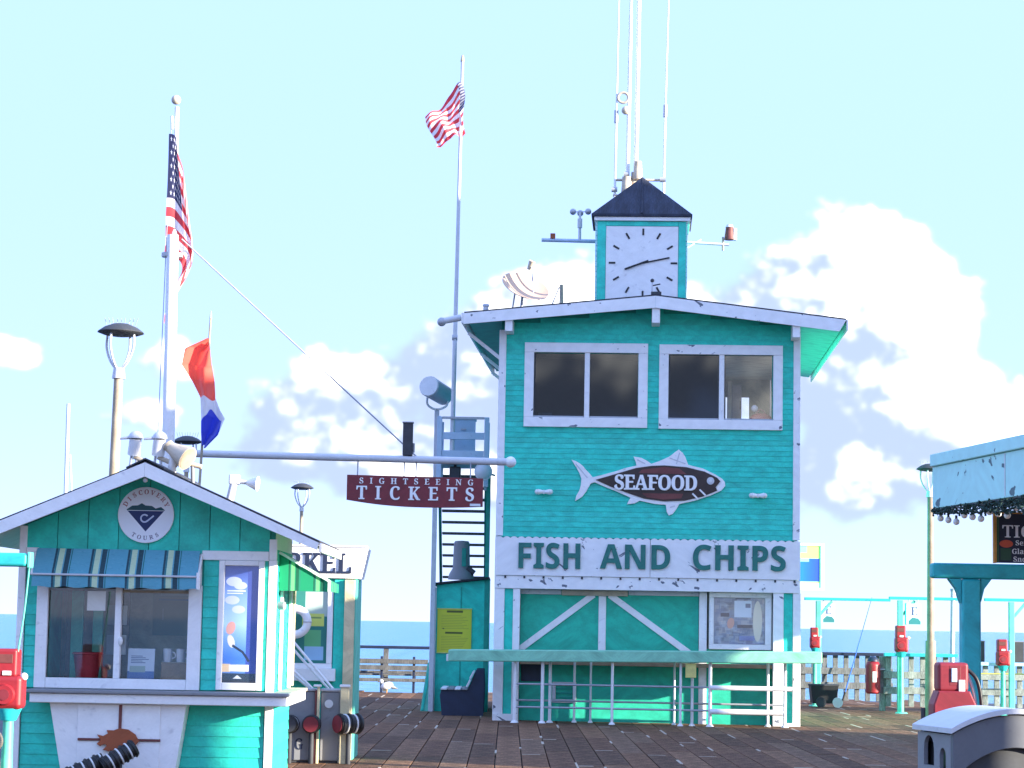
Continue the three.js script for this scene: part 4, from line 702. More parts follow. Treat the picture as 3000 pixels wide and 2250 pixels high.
  mesh('print', new THREE.CircleGeometry(0.268, 48), printed(512, 512, (x, W, H) => {
    x.fillStyle = '#e6eaf2'; x.fillRect(0, 0, W, H); x.fillStyle = '#1b2c5e'; x.beginPath(); x.moveTo(78, 212); x.lineTo(430, 212); x.lineTo(258, 410); x.fill();
    x.fillStyle = '#1d4d55'; x.beginPath(); x.moveTo(75, 208); x.lineTo(125, 172); x.lineTo(180, 168); x.lineTo(215, 148); x.lineTo(250, 168); x.lineTo(310, 172); x.lineTo(345, 195); x.lineTo(395, 180); x.lineTo(432, 210); x.lineTo(420, 216); x.lineTo(80, 216); x.fill(); x.strokeStyle = '#e6eaf2'; x.lineWidth = 5; x.beginPath(); x.moveTo(85, 216); x.lineTo(425, 216); x.stroke();
    x.lineWidth = 15; x.strokeStyle = '#b9c3dc'; x.beginPath(); x.arc(245, 288, 34, 0.5, 5.6); x.stroke(); x.beginPath(); x.moveTo(268, 315); x.lineTo(330, 262); x.stroke();
    x.textAlign = 'center'; x.textBaseline = 'middle'; const arc = (t, r, a0, a1, flip, col, f) => { x.fillStyle = col; x.font = f; for (let i = 0; i < t.length; i++) { const a = a0 + (a1 - a0) * i / (t.length - 1); x.save(); x.translate(256 + Math.cos(a) * r, 256 + Math.sin(a) * r); x.rotate(flip ? a - Math.PI / 2 : a + Math.PI / 2); x.fillText(t[i], 0, 0); x.restore(); } };
    arc('DISCOVERY', 214, -2.66, -0.48, false, '#9c5f63', 'bold 60px serif'); arc('TOURS', 214, 2.1, 1.04, true, '#6e6478', 'bold 54px serif');
  }), bd, [-0.03, 2.675, 0.0565]);
}
{ // inside the kiosk
  const box1 = onKiosk('carton', 'brown carton with white mugs behind the kiosk pane', 'box'); box('carton_body', 0.12, 0.4, 1.02, 1.24, -0.5, -0.25, M.card, box1); box('flap', 0.12, 0.4, 1.241, 1.25, -0.38, -0.25, M.tan, box1);
  for (const x of [0.17, 0.3]) { const m = onKiosk('mug', x < 0.2 ? 'white mug on the carton, nearer the leaflet card' : 'white mug on the carton, nearer the window jamb', 'mug', 'mugs on the carton'); mesh('cup', meterUV(new THREE.CylinderGeometry(0.045, 0.04, 0.13, 16)), M.paper, m, [x, 1.316, -0.33]); mesh('handle', meterUV(new THREE.TorusGeometry(0.03, 0.008, 6, 12)), M.paper, m, [x + 0.05, 1.316, -0.33]); }
  const sh = onKiosk('inner_counter', 'grey counter shelf inside the kiosk window', 'shelf'); box('board', -1.1, 0.7, 0.97, 1.02, -0.75, -0.1, M.grey, sh); box('support', -1.0, -0.95, 0.13, 0.968, -0.7, -0.2, M.card, sh); box('support', 0.6, 0.65, 0.13, 0.968, -0.7, -0.2, M.card, sh);
  const lf = onKiosk('leaflet', 'pale blue leaflet card leaning in the kiosk window', 'leaflet'); mesh('card', new THREE.BoxGeometry(0.26, 0.36, 0.01), printed(256, 360, (x, w, h) => { x.fillStyle = '#b9c3cc'; x.fillRect(0, 0, w, h); x.fillStyle = '#4c6a9c'; x.fillRect(0, 220, w, 140); x.fillStyle = '#8fa39a'; x.fillRect(20, 170, 150, 60); x.fillStyle = '#54607a'; for (let i = 0; i < 5; i++) x.fillRect(30, 70 + i * 16, 110 + 30 * (i % 3), 7); }), lf, [-0.06, 1.2, -0.16], [-0.1, 0, 0]); mesh('stand', bx(-0.1, -0.02, 1.02, 1.2, -0.24, -0.2), M.greyDark, lf);
  const bk = onKiosk('red_bucket', 'red tapered bucket behind the kiosk window', 'bucket'); mesh('tub', meterUV(new THREE.CylinderGeometry(0.14, 0.1, 0.3, 20)), M.red, bk, [-0.62, 1.17, -0.35]); mesh('rim', meterUV(new THREE.TorusGeometry(0.14, 0.012, 8, 24).rotateX(Math.PI / 2)), M.red, bk, [-0.62, 1.32, -0.35]);
  const ps = onKiosk('inner_poster', 'faded poster on the back wall inside the kiosk', 'poster'); mesh('sheet', new THREE.BoxGeometry(0.6, 0.5, 0.01), printed(300, 250, (x, w, h) => { x.fillStyle = '#7f9a94'; x.fillRect(0, 0, w, h); x.fillStyle = '#bcd0d2'; x.fillRect(40, 30, 170, 14); x.fillStyle = '#5484a4'; x.fillRect(30, 60, 220, 10); x.fillStyle = '#9db3b8'; x.fillRect(50, 110, 8, 60); x.strokeStyle = '#c6d4da'; x.lineWidth = 6; x.beginPath(); x.arc(230, 40, 14, 0, 7); x.stroke(); }), ps, [0.1, 1.75, -1.67]); mesh('pin', meterUV(new THREE.SphereGeometry(0.012, 8, 6)), M.red, ps, [0.1, 1.98, -1.66]);
  const rk = onKiosk('brochure_rack', 'tall dark brochure rack with green strips for a pane reflection inside the kiosk', 'rack'); box('back', -0.98, -0.34, 1.02, 2.1, -1.1, -1.05, M.innerDark, rk); box('upright', -0.92, -0.8, 1.02, 2.1, -1.049, -1.0, M.seafoam, rk); box('upright', -0.7, -0.6, 1.02, 2.1, -1.049, -1.0, M.seafoam, rk); for (let i = 0; i < 4; i++) box('brochure', -0.56 + (i % 2) * 0.11, -0.47 + (i % 2) * 0.11, 1.3 + Math.floor(i / 2) * 0.3, 1.5 + Math.floor(i / 2) * 0.3, -1.049, -1.03, i % 2 ? M.paper : M.grey, rk);  // green uprights stand in for the green reflection in the left pane
  const li = onKiosk('bright_pane_patch', 'white sheet standing in for bright light at the top of the kiosk pane', 'card'); box('bright_patch', -0.6, -0.42, 1.74, 1.96, -0.12, -0.11, M.bulb, li, 0.002); box('clip', -0.53, -0.5, 1.96, 1.99, -0.125, -0.105, M.galv, li, 0.002);  // white sheet stands in for bright light seen in the pane
}
{ // loudspeakers and cameras on the kiosk roof
  for (const [x, label] of [[-0.26, 'white capped camera on legs at the kiosk ridge'], [-0.02, 'white domed camera on the kiosk ridge beside the mast']]) {
    const c = onKiosk('roof_camera', label, 'camera', 'cameras on the kiosk ridge'); mesh('housing', rod([x, 3.3, -0.5], [x + 0.02, 3.46, -0.45], 0.065, 0.06, 14), M.white, c); mesh('hood', meterUV(new THREE.SphereGeometry(0.075, 16, 10, 0, Math.PI * 2, 0, 1.6)), M.galvPale, c, [x + 0.02, 3.46, -0.45]); mesh('peak', rod([x - 0.02, 3.47, -0.43], [x - 0.13, 3.45, -0.4], 0.02, 0.01), M.galvPale, c);
    for (const d of [-0.05, 0.05]) mesh('leg', rod([x + d, 3.05, -0.5], [x + d * 0.4, 3.32, -0.5], 0.014), M.galvPale, c); mesh('arm', rod([x, 3.28, -0.5], [x + 0.2, 3.2, -0.5], 0.025), M.beige, c);
  }
  const h = onKiosk('beige_horn', 'beige horn loudspeaker tipped down on the kiosk ridge', 'loudspeaker'); mesh('horn', rod([0.1, 3.38, -0.45], [0.3, 3.26, -0.35], 0.05, 0.125, 18), M.beige, h); mesh('driver', rod([0.08, 3.4, -0.46], [0.14, 3.35, -0.44], 0.06), M.tan, h); mesh('mount', rod([0.12, 3.05, -0.5], [0.14, 3.34, -0.46], 0.05, 0.03), M.white, h); mesh('throat', rod([0.29, 3.266, -0.355], [0.302, 3.259, -0.349], 0.1, 0.11, 18), M.tan, h);
  const h2 = onKiosk('white_horn', 'white horn loudspeaker on a post on the kiosk roof slope', 'loudspeaker'); mesh('driver', bx(0.7, 0.81, 3.02, 3.12, -0.56, -0.46, 0.015), M.galvPale, h2); mesh('neck', rod([0.8, 3.05, -0.5], [0.9, 3.04, -0.48], 0.022), M.galvPale, h2); mesh('horn', rod([0.88, 3.04, -0.49], [0.99, 3.03, -0.47], 0.025, 0.075, 16), M.white, h2); mesh('post', rod([0.7, 2.8, -0.5], [0.75, 3.04, -0.5], 0.04), M.galvPale, h2);
  const l = onKiosk('roof_spot', 'small grey spotlight on a stem on the kiosk roof', 'spotlight'); mesh('stem', rod([0.34, 2.98, -0.5], [0.33, 3.2, -0.5], 0.02), M.grey, l); mesh('bar', rod([0.2, 3.24, -0.5], [0.42, 3.19, -0.5], 0.025), M.beige, l);
}

// ---------------------------------------------------------------- SNORKEL hut, bins and fenders beyond the kiosk
{
  const s = thing('snorkel_hut', 'teal hut with a flared white SNORKEL signboard behind the bins', 'kiosk');
  box('front_wall', -5.2, -1.965, 0, 2.2, -27.75, -27.65, M.teal, s, 0); box('back_wall', -5.2, -1.965, 0, 2.2, -28.7, -28.6, M.teal, s, 0); box('side_wall', -1.96, -1.86, 0, 2.2, -28.7, -27.65, M.seafoam, s, 0); box('side_wall', -5.3, -5.2, 0, 2.2, -28.7, -27.65, M.teal, s, 0);  // seafoam side wall: sunlight on the teal put into the colour
  box('roof', -5.4, -1.8, 2.5, 2.565, -28.8, -27.7, M.roof, s, 0.01);
  box('corner_post', -1.99, -1.87, 0, 2.18, -27.64, -27.52, M.cream, s); box('corner_post', -2.12, -1.992, 0.1, 2.18, -27.645, -27.6, M.teal, s);  // cream corner post: warm sunlight on white put into the colour
  mesh('signboard', poly([[-5.3, 2.2], [-1.86, 2.2], [-1.78, 2.57], [-5.38, 2.57]], 0.05, 0.004), M.white, s, [0, 0, -27.62]);
  mesh('sign_end', poly([[-1.86, 2.2], [-1.83, 2.2], [-1.75, 2.57], [-1.78, 2.57]], 0.9), M.white, s, [0.01, 0, -28.5]);
  box('sign_cap', -5.4, -1.735, 2.572, 2.6, -28.0, -27.55, M.galvPale, s);
  letters('SNORKEL', serifB, 0.24, 1.46, 0.012, M.navy, s, -3.37, 2.26, -27.562);
  const w = mesh('window', merge([bx(-2.95, -2.13, 1.1, 1.16, -27.648, -27.6), bx(-2.2, -2.13, 1.161, 2.1, -27.648, -27.6), bx(-2.95, -2.88, 1.161, 2.1, -27.648, -27.6)]), M.white, s);
  mesh('display', new THREE.BoxGeometry(0.67, 0.93, 0.01), printed(200, 280, (x, W, H) => { x.fillStyle = '#2c7a70'; x.fillRect(0, 0, W, H); x.fillStyle = '#a9bdb4'; x.fillRect(120, 20, 80, 90); x.fillStyle = '#c6d26a'; x.fillRect(110, 100, 80, 46); x.fillStyle = '#5fae78'; x.fillRect(120, 160, 60, 60); x.fillStyle = '#8fb9d8'; x.fillRect(120, 220, 70, 50); x.fillStyle = '#7d9a5a'; x.fillRect(130, 112, 50, 6); }), w, [-2.54, 1.63, -27.635]);
  box('sill', -3.0, -2.08, 0.95, 1.1, -27.648, -27.52, M.white, s);
  const r = thing('life_ring', 'white life ring hung on the snorkel hut front', 'life ring', [-2.58, 1.66, -27.45]); mesh('ring', meterUV(new THREE.TorusGeometry(0.155, 0.05, 12, 32)), M.white, r); for (let i = 0; i < 4; i++) mesh('band', meterUV(new THREE.TorusGeometry(0.053, 0.006, 6, 14)), M.galv, r, [Math.cos(i * 1.571) * 0.155, Math.sin(i * 1.571) * 0.155, 0], [i % 2 ? 0 : Math.PI / 2, i % 2 ? Math.PI / 2 : 0, 0]); mesh('peg', rod([0, 0.2, -0.2], [0, 0.2, 0.02], 0.012), M.galv, r);
  const hr = thing('sloping_handrail', 'pair of sloping white handrails behind the grey bins', 'handrail');
  for (const [a, b] of [[[-2.75, 1.62, -27.3], [-2.06, 0.84, -27.3]], [[-2.8, 1.56, -27.38], [-2.12, 0.84, -27.38]], [[-2.75, 1.25, -27.3], [-2.3, 0.84, -27.3]], [[-2.8, 1.2, -27.38], [-2.34, 0.84, -27.38]]]) mesh('rail', rod(a, b, 0.016), M.white, hr);
  mesh('post', rod([-2.06, 0.004, -27.3], [-2.06, 0.86, -27.3], 0.016), M.white, hr); mesh('post', rod([-2.75, 0.004, -27.3], [-2.75, 1.64, -27.3], 0.016), M.white, hr);
  for (const [x0, x1, mark] of [[-2.6, -2.26, 'G'], [-2.13, -1.97, '']]) {
    const b = thing('grey_bin', mark ? 'slab-sided grey bin marked G behind the kiosk corner' : 'slab-sided grey bin with round pale badge by the hut post', 'bin', [0, 0, 0], 0, 'grey bins by the snorkel hut');
    const X0 = mark ? x0 : -2.2, X1 = mark ? x1 : -1.97;
    box('body', X0, X1, 0.03, 0.84, -27.22, -26.95, M.grey, b, 0.015); box('lid', X0 - 0.008, X1 + 0.008, 0.842, 0.875, -27.23, -26.94, M.galv, b, 0.01); box('foot', X0 + 0.01, X1 - 0.01, 0.004, 0.03, -27.2, -26.97, M.greyDark, b, 0.004);
    if (mark) letters('G', serifB, 0.13, 0.11, 0.004, M.navy, b, X0 + 0.1, 0.16, -26.949, 'mark', 0, 0); else mesh('badge', meterUV(new THREE.CylinderGeometry(0.05, 0.05, 0.008, 20).rotateX(Math.PI / 2)), M.paper, b, [-2.1, 0.7, -26.944]);
  }
  const wp = thing('white_bollard', 'slim white and brown post between the grey bins', 'post'); box('shaft', -2.235, -2.205, 0, 0.9, -26.92, -26.86, M.cream, wp); box('back', -2.26, -2.237, 0, 0.86, -26.95, -26.87, M.maroonFish, wp); box('cap', -2.28, -2.19, 0.9, 0.925, -26.95, -26.85, M.white, wp);
  const cp = thing('sun_toned_post', 'white post at the hut corner with sunlight put into its cream colour', 'post'); box('shaft', -1.96, -1.86, 0, 0.9, -26.95, -26.85, M.cream, cp, 0.012); box('shaft_cap', -1.97, -1.85, 0.9, 0.93, -26.96, -26.84, M.white, cp);  // cream shaft is a white post with warm sunlight painted in
}
// ringed black fenders: maroon end disc, ribs with white bands
function fender(label, pos, dirv, len, r, group, endM = M.maroon) {
  const f = thing('ringed_fender', label, 'fender', pos, 0, group), d = V(...dirv).normalize(), q = new THREE.Quaternion().setFromUnitVectors(V(0, 1, 0), d);
  const add = (name, g, m, at) => { const o = mesh(name, meterUV(g), m, f, d.clone().multiplyScalar(at).toArray()); o.quaternion.copy(q); };
  add('core', new THREE.CylinderGeometry(r * 0.92, r * 0.92, len, 24), M.black, len / 2);
  add('end_disc', new THREE.CylinderGeometry(r * 0.8, r * 0.9, 0.02, 24), endM, -0.008);
  const n = Math.round(len / (r * 0.55)); for (let i = 0; i < n; i++) add(i % 2 ? 'white_band' : 'rib', new THREE.TorusGeometry(r * 0.93, r * (i % 2 ? 0.1 : 0.16), 8, 28).rotateX(Math.PI / 2), i % 2 ? M.paper : M.black, (i + 0.5) * len / n);
  mesh('stand', rod([d.x * len / 2, -pos[1] + 0.004, d.z * len / 2], [d.x * len / 2, -r * 0.8 + d.y * len / 2, d.z * len / 2], 0.03), M.greyDark, f);
  return f;
}
fender('black fender with white bands and maroon end at the hut post', [-1.97, 0.475, -26.75], [0.8, 0, -0.6], 0.3, 0.115, 'ringed fenders by the bins');
fender('grey-rimmed fender seen end-on with a maroon centre between the bins', [-2.29, 0.465, -26.75], [0.05, 0, -1], 0.14, 0.1, 'ringed fenders by the bins');
fender('dark fender end half hidden at the kiosk corner', [-2.55, 0.46, -26.75], [0.1, 0, -1], 0.14, 0.1, 'ringed fenders by the bins', M.greyDark);
fender('black white-banded fender sloping up before the orange fish emblem', [-3.74, 0.3, -21.25], [0.78, 0.5, -0.35], 0.34, 0.085, 'ringed fenders at the kiosk counter', M.black);
fender('lower black white-banded fender before the kiosk counter', [-4.06, 0.2, -21.2], [0.85, 0.4, -0.35], 0.36, 0.085, 'ringed fenders at the kiosk counter', M.black);

// ---------------------------------------------------------------- red machines on teal posts
function redMachine(x, z, y0, h, label, post = true) {
  const k = h / 0.55, o = thing('red_machine', label, 'machine', [x, 0, z], 0, 'red machines on teal posts');
  const body = mesh('cabinet', meterUV(new RoundedBoxGeometry(0.27 * k, 0.31 * k, 0.24 * k, 3, 0.05 * k)), M.red, o, [0, y0 + 0.155 * k, 0]);
  mesh('head', meterUV(new RoundedBoxGeometry(0.2 * k, 0.26 * k, 0.2 * k, 3, 0.03 * k)), M.red, o, [-0.02 * k, y0 + 0.42 * k, 0]);
  mesh('dial', meterUV(new THREE.CylinderGeometry(0.085 * k, 0.1 * k, 0.04 * k, 22).rotateX(Math.PI / 2)), M.red, body, [-0.02 * k, -0.02 * k, 0.13 * k]); mesh('dial_face', meterUV(new THREE.CylinderGeometry(0.05 * k, 0.05 * k, 0.01 * k, 18).rotateX(Math.PI / 2)), M.maroon, body, [-0.02 * k, -0.02 * k, 0.152 * k]);
  mesh('label_plate', bx(-0.05 * k, 0.03 * k, y0 + 0.31 * k, y0 + 0.35 * k, 0.1 * k, 0.108 * k, 0.003), M.paper, o); mesh('coin_plate', bx(-0.1 * k, 0.04 * k, y0 + 0.42 * k, y0 + 0.5 * k, 0.1 * k, 0.108 * k, 0.003), M.maroonFish, o);
  mesh('crank', meterUV(new THREE.SphereGeometry(0.035 * k, 12, 8)), M.white, o, [0.14 * k, y0 + 0.3 * k, 0.06 * k]);
  mesh('collar', rod([0, y0 - 0.1 * k, 0], [0, y0 + 0.01, 0], 0.07 * k, 0.12 * k, 14), M.tealPost, o); if (post) { mesh('pedestal', rod([0, 0.004, 0], [0, y0 - 0.08 * k, 0], 0.055, 0.045, 14), M.seafoam, o); mesh('base_plate', rod([0, 0.004, 0], [0, 0.03, 0], 0.13, 0.11, 14), M.seafoam, o); }
  return o;
}
redMachine(-4.37, -20, 0.86, 0.53, 'red machine with round dial beside the near kiosk corner');
redMachine(8.03, -46.2, 1.24, 0.54, 'red machine on the bright teal post under the second E sign');
redMachine(6.73, -49.6, 1.26, 0.45, 'red machine on a post under the first E sign');
redMachine(10.1, -46.2, 1.0, 0.54, 'red machine on a teal post by the shaded railing');
{
  const c = thing('red_canister', 'red canister with a white mark and black dome on the picket fence', 'canister', [7.63, 0.36, -47.3]);
  mesh('drum', meterUV(new THREE.LatheGeometry([[0, 0], [0.12, 0], [0.15, 0.04], [0.15, 0.58], [0.12, 0.66], [0, 0.67]].map((p) => new THREE.Vector2(...p)), 22)), M.red, c); mesh('dome', meterUV(new THREE.SphereGeometry(0.12, 16, 8, 0, 6.29, 0, 1.5)), M.navy, c, [0, 0.66, 0]); mesh('white_mark', bx(-0.03, 0.05, 0.24, 0.46, 0.148, 0.158, 0.004), M.paper, c); mesh('hook', rod([0, 0.5, -0.14], [0.28, 0.5, -0.1], 0.02), M.galv, c);
  const p = thing('red_pump', 'stout red pump with black hose behind the grey bin', 'pump', [3.93, 0, -20]);
  mesh('lower_case', poly([[-0.18, 0.9], [0.17, 0.9], [0.17, 1.05], [0.12, 1.16], [-0.14, 1.16], [-0.18, 1.05]], 0.24, 0.012), M.pumpRedShade, p, [0, 0, -0.12]); mesh('upper_case', bx(-0.15, 0.12, 1.165, 1.42, -0.11, 0.11, 0.03), M.pumpRedShade, p); mesh('dial_glass', meterUV(new RoundedBoxGeometry(0.05, 0.12, 0.012, 2, 0.005)), M.paleBlue, p, [-0.01, 1.31, 0.116]); mesh('cover', bx(-0.05, 0.05, 1.22, 1.39, 0.1, 0.112, 0.006), M.maroon, p); mesh('gauge', bx(0.03, 0.085, 1.17, 1.27, 0.112, 0.12, 0.004), M.paper, p);
  mesh('hose', tube([[0.13, 1.36, 0.02], [0.2, 1.28, 0.04], [0.24, 1.1, 0.04], [0.24, 0.9, 0.04], [0.18, 0.7, 0.02], [0.05, 0.62, 0]], 0.017), M.black, p); mesh('hose_guard', tube([[0.12, 1.34, 0.0], [0.17, 1.2, 0.02], [0.2, 1.05, 0.02], [0.2, 0.88, 0.02]], 0.014), M.galv, p); mesh('cradle', bx(-0.1, 0.02, 0.86, 0.9, -0.1, 0.1), M.grey, p);
  mesh('pedestal', rod([0, 0.004, 0], [0, 0.9, 0], 0.07, 0.06, 16), M.maroon, p); mesh('foot', rod([0, 0.004, 0], [0, 0.04, 0], 0.18, 0.15, 16), M.greyDark, p); mesh('guard_post', rod([-0.27, 0.004, 0.05], [-0.27, 1.02, 0.05], 0.02), M.greyDark, p);
}
{ // grey vaulted litter bin in the foreground
  const b = thing('vaulted_bin', 'large grey litter bin with arched front and vaulted pale lid', 'bin', [3.13, 0, -15.9], THREE.MathUtils.degToRad(14));
  const w = 0.95, d = 0.6, spring = 0.98, rise = 0.13, arch = (n, x0, x1, y, r) => Array.from({ length: n + 1 }, (_, i) => { const t = i / n; return [lerp(x0, x1, t), y + r * (1 - (2 * t - 1) ** 2)]; });
  const sh = new THREE.Shape([[0, 0], [w, 0], ...arch(20, 0, w, spring, rise).reverse()].map((p) => new THREE.Vector2(...p)));
  sh.holes.push(new THREE.Path([[0.09, 0.12], ...arch(20, 0.09, w - 0.09, 0.75, 0.14), [w - 0.09, 0.12]].map((p) => new THREE.Vector2(...p))));
  mesh('front_panel', meterUV(new THREE.ExtrudeGeometry(sh, { depth: 0.04, bevelEnabled: true, bevelSize: 0.004, bevelThickness: 0.004, bevelSegments: 1 })), M.binGrey, b, [0, 0, -0.04]);
  box('recess_panel', 0.01, w - 0.01, 0.02, 0.97, -0.075, -0.06, M.greyDark, b);
  const side = new THREE.Shape([[0, 0], [d - 0.05, 0], [d - 0.05, spring - 0.01], [0, spring - 0.01]].map((p) => new THREE.Vector2(...p)));
  const hole = (x, y, ww, hh) => side.holes.push(new THREE.Path([[x - ww, y], ...Array.from({ length: 9 }, (_, i) => [x - ww * Math.cos(i / 8 * Math.PI), y + hh + ww * 1.1 * Math.sin(i / 8 * Math.PI)]), [x + ww, y]].map((p) => new THREE.Vector2(...p))));
  hole(0.19, 0.74, 0.085, 0.12); hole(0.42, 0.72, 0.05, 0.1);
  mesh('side_panel', meterUV(new THREE.ExtrudeGeometry(side, { depth: 0.03, bevelEnabled: false })).rotateY(-Math.PI / 2), M.grey, b, [0.03, 0, -d + 0.0]);
  box('side_panel', w - 0.03, w, 0, spring - 0.01, -d, -0.05, M.binGrey, b); box('back_panel', 0.035, w - 0.035, 0, spring, -d - 0.0, -d + 0.03, M.binGrey, b); box('liner', 0.06, w - 0.06, 0.03, 0.9, -d + 0.05, -0.1, M.black, b);
  const top = new THREE.Shape([...arch(20, -0.03, w + 0.03, spring + 0.004, rise + 0.01), ...arch(20, -0.03, w + 0.03, spring + 0.04, rise + 0.01).reverse()].map((p) => new THREE.Vector2(...p)));
  mesh('vaulted_lid', meterUV(new THREE.ExtrudeGeometry(top, { depth: d + 0.06, bevelEnabled: false })), M.galvPale, b, [0, 0, -d - 0.03]);
}
// ---------------------------------------------------------------- aqua ticket booth at the right, and shelter frames
{
  const b = thing('ticket_booth', 'aqua ticket booth with broad roof edge and teal post frame', 'booth');
  const dir = Math.atan2(0.37, 2.7); // the eave runs towards the viewer, edging outwards
  const e = new THREE.Group(); e.name = 'eave'; 
  const fas = mesh('fascia', bx(-0.03, 0.03, 3.04, 3.5, 0, 3.1, 0.008), M.aqua, b, [4.72, 0, -25], [0, dir, 0]);
  mesh('fascia_lip', bx(-0.06, 0.02, 3.505, 3.64, 0, 3.1, 0.01), M.aqua, fas); mesh('seam', bx(-0.036, -0.03, 3.06, 3.49, 2.28, 2.3, 0.001), M.galvPale, fas);
  mesh('roof', slab([5.16, 3.6, -21.95], [9.5, 3.55, -21.95], [9.5, 3.55, -25.0], [4.76, 3.6, -25.0], 0.06), M.roof, b); box('front_fascia', 5.2, 9.5, 3.06, 3.5, -21.93, -21.88, M.aqua, b); box('back_fascia', 4.77, 9.5, 3.08, 3.53, -25.06, -25.02, M.aqua, b);
  box('beam', 4.67, 9.4, 2.27, 2.44, -25.09, -24.91, M.tealPost, b, 0.03); box('post', 5.0, 5.21, 0, 2.268, -25.1, -24.9, M.tealPost, b, 0.03); box('post', 8.9, 9.1, 0, 3.48, -24.88, -24.68, M.tealPost, b, 0.03); box('post', 8.9, 9.1, 0, 3.48, -22.2, -22.0, M.tealPost, b, 0.03); box('post', 6.6, 6.72, 2.442, 3.1, -25.06, -24.94, M.tealPost, b, 0.02);
  const kn = (s) => (s > 0 ? [[5.215, 2.268], [5.215, 2.02], [5.25, 2.16], [5.33, 2.268]] : [[4.995, 2.268], [4.86, 2.268], [4.94, 2.16], [4.995, 2.0]]);
  mesh('knee_bracket', poly(kn(1).reverse(), 0.14), M.tealPost, b, [0, 0, -25.07]); mesh('knee_bracket', poly(kn(-1), 0.14), M.tealPost, b, [0, 0, -25.07]);
  const s = thing('booth_sign', 'dark framed TICKETS sign with orange edge on the booth beam', 'sign');
  mesh('board', new THREE.BoxGeometry(1.3, 0.54, 0.03), printed(1300, 540, (x, w, h) => { x.fillStyle = '#161f38'; x.fillRect(0, 0, w, h); x.fillStyle = '#2f5a3c'; x.fillRect(0, 0, 26, h); x.fillStyle = '#e4e6ef'; x.font = 'bold 190px serif'; x.fillText('TICKETS', 60, 260); x.fillStyle = '#c9553a'; x.beginPath(); x.ellipse(105, 330, 75, 42, 0, 0, 7); x.fill(); x.fillStyle = '#274e3a'; x.fillRect(40, 380, 120, 130); x.fillStyle = '#dfe2ea'; x.font = 'bold 78px serif'; x.fillText('Semi-Sub', 205, 345); x.fillText('Glass Bottom', 165, 440); x.fillText('Snorkel', 180, 525); }), s, [6.02, 2.72, -24.86]);
  box('frame_edge', 5.335, 5.368, 2.446, 3.0, -24.9, -24.83, M.orange, s); box('frame_edge', 5.37, 6.7, 2.992, 3.01, -24.9, -24.83, M.orange, s);
  const g = thing('string_lights', 'string of round white bulbs and dark garland under the booth eave', 'string lights');
  const at = (k, y) => [4.72 + Math.sin(dir) * k - 0.02, y, -25 + Math.cos(dir) * k];
  mesh('cable', tube(Array.from({ length: 10 }, (_, i) => at(i * 0.33, 3.03 - 0.03 * (i % 2))), 0.012, 60), M.black, g);
  const leaves = []; for (let i = 0; i < 420; i++) { const k = rnd() * 3.05, p = at(k, 3.03 - rnd() * (0.05 + 0.04 * k)); const q = new THREE.ConeGeometry(0.014, 0.06, 4); q.rotateZ(rnd() * 6.3); q.rotateX(rnd() * 6.3); leaves.push(q.translate(p[0] + (rnd() - 0.5) * 0.1, p[1], p[2])); }
  mesh('garland', merge(leaves), M.garland, g).userData.kind = 'stuff';
  for (let i = 0; i < 12; i++) { const p = at(0.1 + i * 0.26, 2.96 - 0.03 * (i % 3)), bl = mesh('bulb', meterUV(new THREE.SphereGeometry(0.036, 12, 10)), M.bulb, g, [p[0] + 0.05, p[1] - 0.03, p[2]]); mesh('socket', rod([0, 0.03, 0], [0, 0.07, 0], 0.014), M.black, bl); }
}
function eSign(x, y, z, label) {
  const s = thing('letter_sign', label, 'sign', [x, y, z], 0, 'hanging E signs');
  mesh('panel', new THREE.BoxGeometry(0.3, 0.42, 0.02), printed(150, 210, (c, w, h) => { c.fillStyle = '#cfe0ea'; c.fillRect(0, 0, w, h); c.fillStyle = '#3a4a78'; c.font = 'bold 120px serif'; c.textAlign = 'center'; c.fillText('E', w * 0.52, 118); c.fillStyle = '#2b7a80'; c.beginPath(); c.moveTo(20, h - 34); c.lineTo(60, h - 70); c.lineTo(w - 30, h - 60); c.lineTo(w - 4, h - 30); c.lineTo(w - 4, h); c.lineTo(20, h); c.fill(); }), s, [0, -0.22, 0]);
  mesh('side_strip', bx(-0.18, -0.15, -0.44, 0, -0.02, 0.02), M.tealPost, s); mesh('hanger', rod([0.08, -0.02, 0], [0.08, 0.07, 0], 0.01), M.galv, s); mesh('hanger', rod([-0.1, -0.02, 0], [-0.1, 0.07, 0], 0.01), M.galv, s);
}
